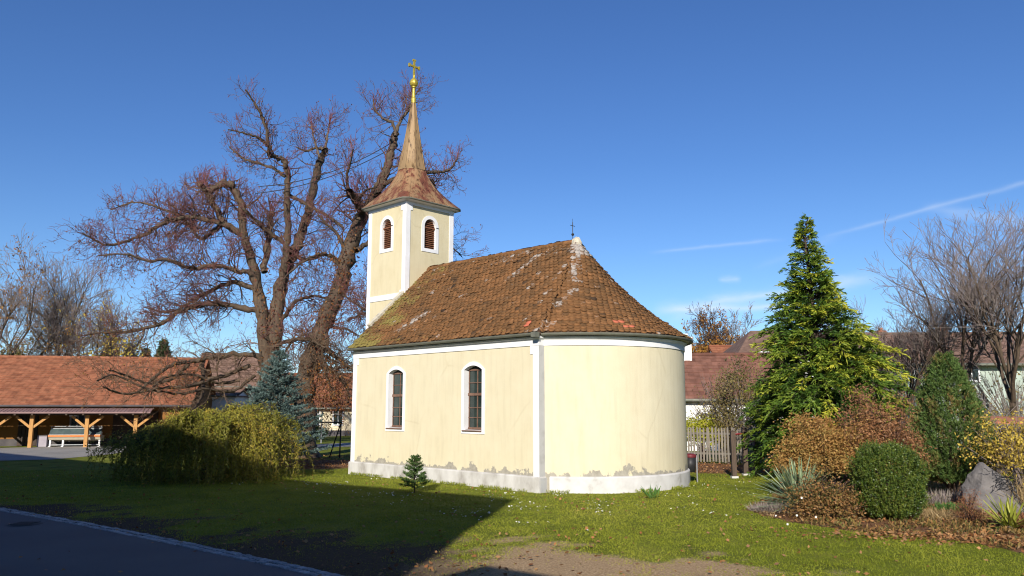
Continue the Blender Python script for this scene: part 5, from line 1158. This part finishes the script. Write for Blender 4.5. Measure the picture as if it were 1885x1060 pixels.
# long barn with red tiles and a timber porch
def barn():
    A = ground(60, 824); Bp = ground(163, 823); u = unit((Bp - A)[:2]); ang = math.atan2(u[1], u[0]); n = np.array((-u[1], u[0]))
    q = at(352, 748, 1); k = q[0]      # right end: solve along the porch line
    s_end = 0
    for s in np.arange(0, 20, .05):
        p = A[:2] + u * s
        if p[0] / p[1] > k: s_end = s; break
    L = 34.0; loc = A[:2] + u * (s_end - L); t = thing('barn', 'long low barn with red tiled roof and shaded timber porch', 'barn', (loc[0], loc[1], 0), ang)
    sx = lambda px: next(s for s in np.arange(0, L, .02) if (loc + u * s)[0] / (loc + u * s)[1] >= at(px, 748, 1)[0])
    ze, zr = 2.42, 5.5; xe = sx(283); yw = 2.3
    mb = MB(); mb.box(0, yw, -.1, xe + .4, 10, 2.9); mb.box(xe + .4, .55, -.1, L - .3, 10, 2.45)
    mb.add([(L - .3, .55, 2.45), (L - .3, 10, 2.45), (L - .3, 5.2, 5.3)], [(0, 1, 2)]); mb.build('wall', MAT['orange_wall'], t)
    mb = MB(); mb.box(0, yw - .05, -.1, xe + .3, yw - .001, .42); mb.build('plinth', MAT['dark_wall'], t)
    mb = MB(); mb.add([(0, .0, ze), (L, .0, ze), (L, 5.2, zr), (0, 5.2, zr), (0, 10.4, ze), (L, 10.4, ze)], [(0, 1, 2, 3), (3, 2, 5, 4)], .4); mb.add([(0, .0, ze - .1), (L, 0, ze - .1), (L, 5.2, zr - .1), (0, 5.2, zr - .1)], [(3, 2, 1, 0)], .2)
    mb.box(L - .02, 0, ze - .14, L + .0, .02, ze); slope_tiles(mb, (0, -.02), (1, 0), (0, 1), L, 5.22, ze + .012, zr + .02, .27, .27, .035, 5); ro = mb.build('roof', MAT['red_tiles'], t)
    mb = MB(); x = 0
    while x < L: mb.tube([(x, 5.2, zr + .02), (x + .36, 5.2, zr + .02)], [.14, .11], 8, r=rng.random()); x += .34
    mb.build('ridge_cap', MAT['red_tiles'], ro)
    mb = MB(); mb.tube([(0, -.06, ze - .02), (L, -.06, ze - .02)], .065, 7); mb.build('gutter', MAT['dark_wall'], ro)
    # sheet-metal canopy edge
    mb = MB(); mb.add([(0, -.75, 2.05), (xe, -.75, 2.05), (xe, .05, 2.26), (0, .05, 2.26)], [(0, 1, 2, 3)]); mb.add([(0, -.75, 1.97), (xe, -.75, 1.97), (xe, -.75, 2.05), (0, -.75, 2.05)], [(0, 1, 2, 3)])
    for i in range(int(xe / .2)): mb.bar((i * .2, -.75, 2.062), (i * .2, .05, 2.272), .03, .025)
    mb.build('canopy', MAT['sheet'], t)
    mb = MB(); mb.box(0, -.12, 1.86, xe, .08, 2.0)
    for i in range(int(xe / .9)): mb.bar((i * .9 + .3, -.7, 1.93), (i * .9 + .3, yw, 2.5), .1, .13)
    mb.build('rafter', MAT['dark_wood'], t)
    for px in (-95, -8, 61, 163, 252):
        x = sx(px); mb = MB(); mb.box(x - .10, -.1, .0, x + .10, .1, 1.86); po = mb.build('post', MAT['post_wood'], t)
        mb = MB()
        for s_ in (-1, 1): mb.bar((x + s_ * .1, 0, 1.18), (x + s_ * .85, 0, 1.80), .12, .13)
        mb.build('brace', MAT['post_wood'], po)
    x0, x1 = sx(8), sx(46); mb = MB(); mb.box(x0, yw - .06, 0, x1, yw - .02, 1.98)
    for k_ in range(5): mb.box(x0 + (x1 - x0) * k_ / 5 + .02, yw - .085, .04, x0 + (x1 - x0) * (k_ + 1) / 5 - .02, yw - .0605, 1.94)
    mb.build('door', MAT['door'], t)
    x0, x1 = sx(106), sx(137); mb = MB()
    for (a, b) in ((x0, x0 + .1), ((x0 + x1) / 2 - .05, (x0 + x1) / 2 + .05), (x1 - .1, x1)): mb.box(a, yw - .07, .95, b, yw - .01, 1.9)
    mb.box(x0, yw - .072, .88, x1, yw - .01, .96); mb.box(x0, yw - .072, 1.88, x1, yw - .01, 1.96); wo = mb.build('window', MAT['grey_box'], t)
    mb = MB(); mb.box(x0 + .02, yw - .03, .93, x1 - .02, yw - .005, 1.92); mb.build('pane', MAT['glass'], wo)
    x0 = sx(190); mb = MB(); mb.box(x0, yw - .05, 0, x0 + 2.6, yw - .015, 2.1); mb.build('doorway', MAT['door'], t)
    mb = MB(); c = sx(127); mb.box(c - .2, .8, 1.78, c + .2, .92, 1.84); mb.build('lamp', MAT['white'], t)
    # counter and box standing on the porch: things of their own
    P = lambda x, y: loc + u * x + n * y
    x0, x1 = sx(88), sx(183.5); w = x1 - x0; p = P(x0, .55); c = thing('display_counter', 'glass topped display counter with orange stripe under the barn porch', 'display counter', (p[0], p[1], 0), ang)
    mb = MB(); mb.add([(0, 0, .42), (w, 0, .42), (w, .75, .30), (0, .75, .30), (0, -.1, .66), (w, -.1, .66), (w, .8, .66), (0, .8, .66)], [(0, 1, 5, 4), (1, 2, 6, 5), (2, 3, 7, 6), (3, 0, 4, 7), (3, 2, 1, 0)]); mb.build('body', MAT['beige_panel'], c)
    mb = MB(); mb.box(-.01, -.14, .60, w + .01, .0, .70); mb.build('stripe', MAT['orange_stripe'], c)
    mb = MB(); mb.add([(0, -.05, .70), (w, -.05, .70), (w, .25, 1.06), (0, .25, 1.06), (w, .8, 1.06), (0, .8, 1.06)], [(0, 1, 2, 3), (3, 2, 4, 5)]); mb.build('glass_top', MAT['clear_glass'], c)
    mb = MB(); mb.bar((0, .25, 1.08), (w, .25, 1.08), .05, .04); mb.bar((0, -.05, .71), (w, -.05, .71), .04, .03); mb.bar((0, .2, 1.2), (w, .2, 1.2), .05, .03); mb.bar((.02, .3, 1.06), (.02, .2, 1.2), .04, .04); mb.bar((w - .02, .3, 1.06), (w - .02, .2, 1.2), .04, .04)
    mb.bar((0, .12, .12), (w, .12, .12), .05, .05); mb.build('rail', MAT['steel'], c)
    for x in (.06, w * .27, w * .74, w - .06):
        mb = MB(); mb.box(x - .045, .05, 0, x + .045, .2, .42); mb.box(x - .06, -.05, 0, x + .06, .25, .04); mb.build('leg', MAT['white'], c)
    for k_, (xx, ww) in enumerate(((.25, .25), (.75, .2), (1.35, .12), (1.72, .3), (2.1, .3), (2.55, .2))):
        if xx + ww < w: mb = MB(); mb.box(xx, .2, .66, xx + ww, .5, .86); o = mb.build('food_tray', MAT['white'], None); o.location = (p[0], p[1], 0); o.rotation_euler = (0, 0, ang); tag(o, 'small pale trays standing inside the glass display counter', 'tray', 'trays in the display counter')
    x0, x1 = sx(69), sx(86); p = P(x0, .4); c = thing('utility_box', 'waist-high grey box between porch post and display counter', 'box', (p[0], p[1], 0), ang); w = x1 - x0
    mb = MB(); mb.box(0, 0, .03, w, .5, .64); mb.build('body', MAT['grey_box'], c); mb = MB(); mb.box(-.02, -.02, .64, w + .02, .52, .70); mb.build('lid', MAT['dark_wall'], c)
barn()
def along(px, Y): p = at(px, 748, Y); p[2] = 0; return p
Zp = lambda py, Y: EYE + (HOR - py) / 1455 * Y
# house behind the linden: brown roof, white gable wing
p = along(352, 63); house('brown_roofed_house', 'house with faded brown roof behind the left linden', p, math.radians(6), 4.9, 7, Zp(706, 63), Zp(652, 66), 'dark_wall', 'brown_tiles', windows=[(.5, 1.3, .8, 1.0)])
p = along(360, 57); house('white_shed', 'low white walled shed seen over the top of the weeping willow', p, math.radians(4), 2.75, 4, Zp(727, 57), Zp(716, 58), 'white_wall', 'brown_tiles', over=.15)
# cream house at the end of the yard
p = along(430, 66); house('cream_house', 'long cream house with tall windows seen left of the chapel', p, math.radians(-3), 14, 8, Zp(748, 66) + .1, Zp(690, 70), 'cream_wall', 'red_tiles', windows=[(4.05, .9, .75, 1.25), (6.55, .9, .75, 1.25), (8.5, .9, .75, 1.25), (1.6, .9, .75, 1.25)], base=(.42, 'dark_wall'), over=.35)
# right: red roofed white house
p = along(1248, 43); house('red_roofed_house', 'low white house with long red roof behind the picket fence', p, math.radians(-4), 6.2, 6.4, Zp(727, 43), Zp(655, 46.5), 'white_wall', 'faded_tiles', windows=[(1.2, 1.0, .8, 1.0), (4.1, 1.0, .8, 1.0)], chimneys=[(.95, 3.0, .62, Zp(624, 46), 'white_wall')], over=.35, tile=.3)
p = along(1278, 66); house('small_white_gable_house', 'small white gable with tiny red roof peeping over the red ridge', p, math.radians(75), 5, 2.6, Zp(655, 66), Zp(636, 66), 'white_wall', 'red_tiles', over=.2)
p = along(1327, 62); house('small_orange_roof_house', 'small orange roof peeping over the ridge of the red roofed house', p, math.radians(2), 2.2, 4, Zp(662, 62), Zp(638, 64), 'white_wall', 'red_tiles', over=.2)
p = along(1370, 54); house('hipped_roof_house', 'white upper storey with brown hipped roof left of the golden cypress', p, math.radians(-2), 6.5, 7, Zp(648, 54), Zp(607, 57), 'white_wall', 'brown_tiles', windows=[(1.05, Zp(672, 54), .9, .85)], hip=1.6, over=.5)
p = along(1625, 46); house('mint_house', 'long mint green house with brown roof behind the bare trees', p, math.radians(-2), 13, 8, Zp(664, 46), Zp(616, 50), 'mint_wall', 'brown_tiles', windows=[(4.85, Zp(700, 46), .75, .85), (8.6, Zp(700, 46), .75, .85), (2.0, Zp(700, 46), .75, .85)], chimneys=[(5.9, 4.2, .5, Zp(606, 50), 'chimney_red'), (2.0, 4.2, .4, Zp(611, 50), 'chimney_red')], over=.5)
def shed_roof():
    p = along(1812, 27); t = thing('garden_shelter', 'low shelter with flat rust coloured roof behind the yellow shrub', 'shelter', p)
    mb = MB(); mb.add([(0, -.3, Zp(775, 27)), (2.6, -.3, Zp(778, 27)), (2.6, 1.6, Zp(768, 27)), (0, 1.6, Zp(766, 27))] , [(0, 1, 2, 3)]); mb.V += [(x, y, z - .07) for x, y, z in mb.V[:4]]; mb.R += [0] * 4; mb.F += [(0, 4, 5, 1), (1, 5, 6, 2), (2, 6, 7, 3), (3, 7, 4, 0), (7, 6, 5, 4)]; mb.build('roof', MAT['chimney_red'], t)
    for x in (.1, 2.45):
        for y in (-.2, 1.45): mb = MB(); mb.box(x, y, -.05, x + .09, y + .09, Zp(777, 27) - .05); mb.build('post', MAT['dark_wood'], t)
    mb = MB(); mb.box(.1, 1.5, 0, 2.5, 1.54, 1.5); mb.build('back_wall', MAT['dark_wood'], t)
shed_roof()
# townhouse beside the camera whose shadow lies on the lawn
def townhouse():
    Ap = ground(945, 922)[:2]; zA = 10.0; A = Ap - TRAVEL * zA * COT; oA = (A - EDGE[3]) @ STREET_N; sA = A @ STREET_T
    B = ground(830, 1030)[:2]; ang = math.atan2(STREET_T[1], STREET_T[0])
    k = TRAVEL @ STREET_N * COT
    zB = 5.6; oB = (B - EDGE[3]) @ STREET_N - zB * k
    loc = A - STREET_T * 46; h = thing('townhouse', 'long rendered house across the street that shades the lawn', 'house', (loc[0], loc[1], 0), ang)
    mb = MB(); mb.box(0, -9, 0, 46, 0, zA); mb.build('wall', MAT['cream_wall'], h)
    mb = MB(); mb.box(-.2, -9.2, zA, 46, .0, zA + .12); mb.add([(-.2, -9.2, zA + .12), (46, -9.2, zA + .12), (46, -.3, zA + .12), (-.2, -.3, zA + .12), (4, -5, zA + 1.6), (42, -5, zA + 1.6)], [(0, 1, 5, 4), (2, 3, 4, 5), (1, 2, 5), (3, 0, 4)], .3); mb.build('roof', MAT['brown_tiles'], h)
    for i in range(11):
        for z in (1.2, 4.3, 7.2):
            x = 2 + i * 4; mb = MB(); mb.box(x - .1, -.02, z - .1, x + 1.2, .05, z); mb.box(x - .1, -.02, z + 1.6, x + 1.2, .04, z + 1.7); mb.box(x - .1, -.02, z, x, .04, z + 1.6); mb.box(x + 1.1, -.02, z, x + 1.2, .04, z + 1.6); w = mb.build('window', MAT['white'], h)
            mb = MB(); mb.box(x, -.01, z, x + 1.1, .012, z + 1.6); mb.build('pane', MAT['glass'], w)
    loc2 = A + STREET_T * .0 + STREET_N * (oB - oA); g = thing('street_wing', 'lower rendered wing of the shading house across the street', 'house', (loc2[0], loc2[1], 0), ang)
    mb = MB(); mb.box(.0, -6, 0, 26, 0, zB - .1); mb.build('wall', MAT['cream_wall'], g); mb = MB(); mb.box(0, -6.1, zB - .1, 26.1, .0, zB); mb.build('roof', MAT['brown_tiles'], g)
townhouse()
# ------------------------------------------------------------------ fence, bars, bin, frame
def fence():
    a, b = ground(1240, 852), ground(1560, 860); d = unit((b - a)[:2]); L = np.linalg.norm((b - a)[:2]); ang = math.atan2(d[1], d[0]); t = thing('picket_fence', 'grey weathered wooden picket fence behind the chapel apse', 'fence', a, ang)
    top = 1.52; rg = np.random.default_rng(121); proto = []
    for k in range(4):
        mb = MB(); w = .036; x = rg.normal() * .008; h = top + rg.normal() * .02; mb.add([(-w, 0, .08), (w, 0, .08), (w, .022, .08), (-w, .022, .08), (-w + x, 0, h - .06), (w + x, 0, h - .06), (w + x, .022, h - .06), (-w + x, .022, h - .06), (x, 0, h), (x, .022, h)], [(0, 1, 5, 8, 4), (3, 7, 9, 6, 2), (1, 2, 6, 5), (0, 4, 7, 3), (4, 8, 9, 7), (5, 6, 9, 8)], rg.random()); o = mb.build('picket', MAT['picket'], t); o.location = (k * .125 + .02, 0, 0); proto.append(o)
    n = min(96, int(L / .125))
    for i in range(4, n):
        o = proto[rg.integers(4)].copy(); col.objects.link(o); o.parent = t; o.location = (i * .125 + .02 + rg.normal() * .006, rg.normal() * .004, rg.normal() * .012); o.rotation_euler = (0, rg.normal() * .012, 0)
    for z in (.38, 1.2): mb = MB(); mb.box(0, .024, z, L, .07, z + .08); mb.build('rail', MAT['picket'], t)
    for i in range(int(L / 2.2) + 1): mb = MB(); mb.box(i * 2.2, .072, -.1, i * 2.2 + .1, .17, top - .1); mb.build('post', MAT['dark_wood'], t)
    b2 = a + np.array((-d[1], d[0], 0)) * 2.0 + np.array((*d, 0)) * 2.2
    t2 = thing('picket_fence', 'second taller row of grey pickets standing behind the front fence', 'fence', b2, ang)
    for k in range(40):
        o = proto[rg.integers(4)].copy(); col.objects.link(o); o.parent = t2; o.location = (k * .115, 0, .28); o.name = 'picket'
    for z in (.7, 1.5): mb = MB(); mb.box(0, .024, z, 4.6, .07, z + .08); mb.build('rail', MAT['dark_wood'], t2)
    for i in range(3): mb = MB(); mb.box(i * 2.2, .072, -.1, i * 2.2 + .1, .17, 1.7); mb.build('post', MAT['dark_wood'], t2)
fence()
def exercise_bars():
    P = [ground(1352, 879), ground(1373, 874), ground(1394, 868)]; t = thing('exercise_bars', 'three dark wooden posts joined by thin red bars by the picket fence', 'exercise bars', P[0])
    tops = [1.52, 1.62, 1.3]
    for p, h in zip(P, tops):
        mb = MB(); q = p - P[0]; mb.box(q[0] - .075, q[1] - .075, -.1, q[0] + .075, q[1] + .075, h); po = mb.build('post', MAT['dark_wood'], t)
        mb = MB(); mb.add([(q[0] - .085, q[1] - .085, h), (q[0] + .085, q[1] - .085, h), (q[0] + .085, q[1] + .085, h), (q[0] - .085, q[1] + .085, h), (q[0], q[1], h + .05)], [(0, 1, 4), (1, 2, 4), (2, 3, 4), (3, 0, 4)]); mb.build('cap', MAT['dark_wood'], po)
        mb = MB(); mb.box(q[0] - .11, q[1] - .11, -.1, q[0] + .11, q[1] + .11, .05); mb.build('footing', MAT['plinth'], po)
    for (i, j, z) in ((0, 1, 1.42), (1, 2, 1.12)):
        a, b = P[i] - P[0] + (0, 0, z), P[j] - P[0] + (0, 0, z); mb = MB(); mb.tube([a, b], .028, 8); mb.build('bar', MAT['red_paint'], t)
exercise_bars()
def bin_():
    p = ground(1277, 887); t = thing('litter_bin', 'small dark litter bin with red lid against the apse wall', 'litter bin', p)
    mb = MB(); mb.lathe([(.0, .30), (.155, .30), (.18, .78), (.16, .78)], (-.06, .1, 0), 18); mb.build('bucket', MAT['iron'], t, True)
    mb = MB(); mb.lathe([(.19, .76), (.195, .80), (.19, .84), (.1, .875), (0, .88)], (-.06, .1, 0), 18); mb.build('lid', MAT['dark_red'], t, True)
    mb = MB(); mb.tube([(.13, .05, -.05), (.13, .05, .82)], .025, 8); mb.build('post', MAT['steel'], t)
bin_()
def beating_frame():
    a = ground(625, 843); t = thing('metal_frame', 'black tubular frame with sloping leg on the lawn left of the chapel', 'metal frame', a); Y = a[1]; h = Zp(777, Y); b = at(556, 777, Y + .6)
    mb = MB(); mb.tube([(0, 0, -.05), (.02, 0, h)], .035, 8); mb.tube([(-.6, .5, -.05), (.02, 0, h)], .03, 8); mb.build('leg', MAT['iron'], t)
    mb = MB(); mb.tube([(.04, 0, h), tuple(b - a)], .035, 8); mb.build('crossbar', MAT['iron'], t)
    mb = MB(); q = b - a; mb.tube([(q[0], q[1], -.05), tuple(q)], .035, 8); mb.tube([(q[0] - .5, q[1] + .5, -.05), tuple(q)], .03, 8); mb.build('leg', MAT['iron'], t)
    p = along(593.5, 52); mb = MB(); mb.tube([(0, 0, -.05), (0, 0, Zp(757, 52))], .04, 6); mb.box(-.03, -.03, 0, .03, .03, .3); o = mb.build('thin_post', MAT['steel']); o.location = p; tag(o, 'thin grey post standing before the cream house', 'post')
beating_frame()
# ------------------------------------------------------------------ grass, litter, daisies
def turf():
    rg = np.random.default_rng(131); n = 420000
    Y = 9.4 * (30 / 9.4) ** (rg.random(n) ** 1.0); X = (rg.random(n) * 1.5 - .75) * Y
    keep = (street_offset(X, Y) > .02) & ~in_chapel(X, Y, .06); keep &= mulch_mask(X, Y) < .5 + .5 * rg.random(n)
    d = dirt_mask(X, Y); keep &= rg.random(n) > np.clip(d * (.93 + .06 * (X > -1)), 0, .99); X, Y, d = X[keep], Y[keep], d[keep]; n = len(X)
    B = np.stack([X, Y, bumps(X, Y) - .008], -1); D = rg.normal(size=(n, 3)) * .55; D[:, 2] = np.abs(D[:, 2]) + .55
    patch = fbm(X, Y, 2.6, 21); fine = vnoise(X, Y, .35, 23)
    L = rg.uniform(.022, .058, n) * (.7 + .6 * fine) * (1 - .35 * d); W = .0042 + .00038 * Y
    c = np.clip(.42 + (patch - .5) * .75 + (fine - .5) * .25 + rg.normal(size=n) * .13 + .25 * d, 0, 1)
    o = blades('grass', MAT['grass'], None, B, D, L, W, .15, c); tag(o, 'short green lawn grass around the chapel', 'grass', kind='stuff')
    # rough tufts along the plinth and the edges
    P = []
    for s in np.linspace(0, 1, 150): P.append(CH + CE * (-LEN * s) - CN * (.10 + rg.random() * .12))
    for a in np.linspace(-1.1, .9, 120): P.append(CH + CE * (AX + (RAD + .12 + rg.random() * .1) * math.cos(a)) + CN * (WID / 2 + (RAD + .12 + rg.random() * .1) * math.sin(a)))
    P = np.repeat(np.array(P), 12, 0); n = len(P); P = P + rg.normal(size=P.shape) * .05; keep = vnoise(P[:, 0], P[:, 1], .5, 3) > .45; P = P[keep]; n = len(P)
    B = np.stack([P[:, 0], P[:, 1], np.zeros(n)], -1); D = rg.normal(size=(n, 3)) * .3 + (0, 0, 1)
    o = blades('grass_tuft', MAT['grass'], None, B, D, rg.uniform(.06, .17, n), .014, .2, np.clip(rg.normal(.4, .15, n), 0, 1)); tag(o, 'longer grass tufts along the chapel plinth', 'grass', kind='stuff')
turf()
def litter():
    rg = np.random.default_rng(133); n = 7000; Y = 10 * (34 / 10) ** rg.random(n); X = (rg.random(n) * 1.5 - .75) * Y
    k = ((street_offset(X, Y) > -.3) | (rg.random(n) < .12)) & (street_offset(X, Y) > -4) & ~in_chapel(X, Y, .05) & (rg.random(n) < .18 + .8 * np.clip((fbm(X, Y, 2.0, 31) - .45) * 3, 0, 1)); X, Y = X[k], Y[k]
    m = 60000; X2 = rg.uniform(-14, 22, m); Y2 = rg.uniform(12, 42, m); mm = mulch_mask(X2, Y2); bed = in_poly(X2, Y2, BED)
    f = np.where(bed, .18 + .5 * (vnoise(X2, Y2, .9, 5) > .55), .95); k = (mm > .35 + .4 * rg.random(m)) & (rg.random(m) < f) & ~in_chapel(X2, Y2, .05) & (np.abs(X2 / Y2) < .75)
    # thick leaf carpet at the right front of the bed
    q = ground(1800, 998)[:2]; m3 = 1500; X3 = q[0] + rg.normal(size=m3) * 1.1; Y3 = q[1] + rg.normal(size=m3) * .35 + .25 - (X3 - q[0]) * .25
    X = np.concatenate([X, X2[k], X3]); Y = np.concatenate([Y, Y2[k], Y3]); n = len(X)
    B = np.stack([X, Y, bumps(X, Y) + rg.uniform(.012, .05, n)], -1); D = rg.normal(size=(n, 3)); D[:, 2] *= .35; hint = rg.normal(size=(n, 3)) * .4 + (0, 0, 1.)
    L = rg.uniform(.05, .10, n); o = blades('fallen_leaves', MAT['fallen'], None, B, D, L, L * .75, 0, None, hint); tag(o, 'fallen brown leaves scattered on lawn and garden bed', 'leaves', kind='stuff')
    # daisies
    n = 900; u = rg.uniform(-8, 6.5, n); v = rg.uniform(.3, 5, n) ** 1.0; X = CH[0] + CE[0] * u - CN[0] * v; Y = CH[1] + CE[1] * u - CN[1] * v
    X2 = rg.uniform(0, 9, n); Y2 = rg.uniform(16, 25, n); X = np.concatenate([X, X2]); Y = np.concatenate([Y, Y2]); k = (vnoise(X, Y, .8, 41) > .62) & ~in_chapel(X, Y, .1) & ~in_poly(X, Y, BED); X, Y = X[k], Y[k]; n = len(X)
    V, F = [], []
    for x, y in zip(X, Y):
        z = bumps(np.array([x]), np.array([y]))[0] + rg.uniform(.05, .09); r = rg.uniform(.014, .024); tx, ty = rg.normal(size=2) * .25; b = len(V)
        V += [(x + r * math.cos(a), y + r * math.sin(a), z + r * (tx * math.cos(a) + ty * math.sin(a) - .25)) for a in np.arange(6) * PI / 3]; F.append(tuple(range(b, b + 6)))
    o = mesh('daisies', V, F, MAT['daisy'], None, np.full(len(V), .5)); tag(o, 'tiny white daisies dotted over the sunlit lawn', 'daisies', kind='stuff')
litter()
def ground_cover():
    rg = np.random.default_rng(141); m = 90000; X = rg.uniform(3, 22, m); Y = rg.uniform(13.5, 26, m); k = in_poly(X, Y, BED) & (fbm(X, Y, 1.3, 51) > .36) & (np.abs(X / Y) < .72); X, Y = X[k], Y[k]; n = len(X)
    kind = fbm(X, Y, .9, 57); B = np.stack([X, Y, np.zeros(n)], -1); D = rg.normal(size=(n, 3)) * .6 + (0, 0, .7); L = rg.uniform(.05, .2, n) * (.4 + 1.1 * kind)
    a = kind < .46
    o = blades('dry_ground_cover', MAT['dry_stalk'], None, B[a], D[a], L[a], .018, .2); tag(o, 'dry straw coloured ground cover in the garden bed', 'ground cover', kind='stuff')
    a = ~a; o = blades('green_ground_cover', MAT['rose'], None, B[a], D[a], L[a] * .8, .03, .2); tag(o, 'low green and rusty ground cover in the garden bed', 'ground cover', kind='stuff')
ground_cover()
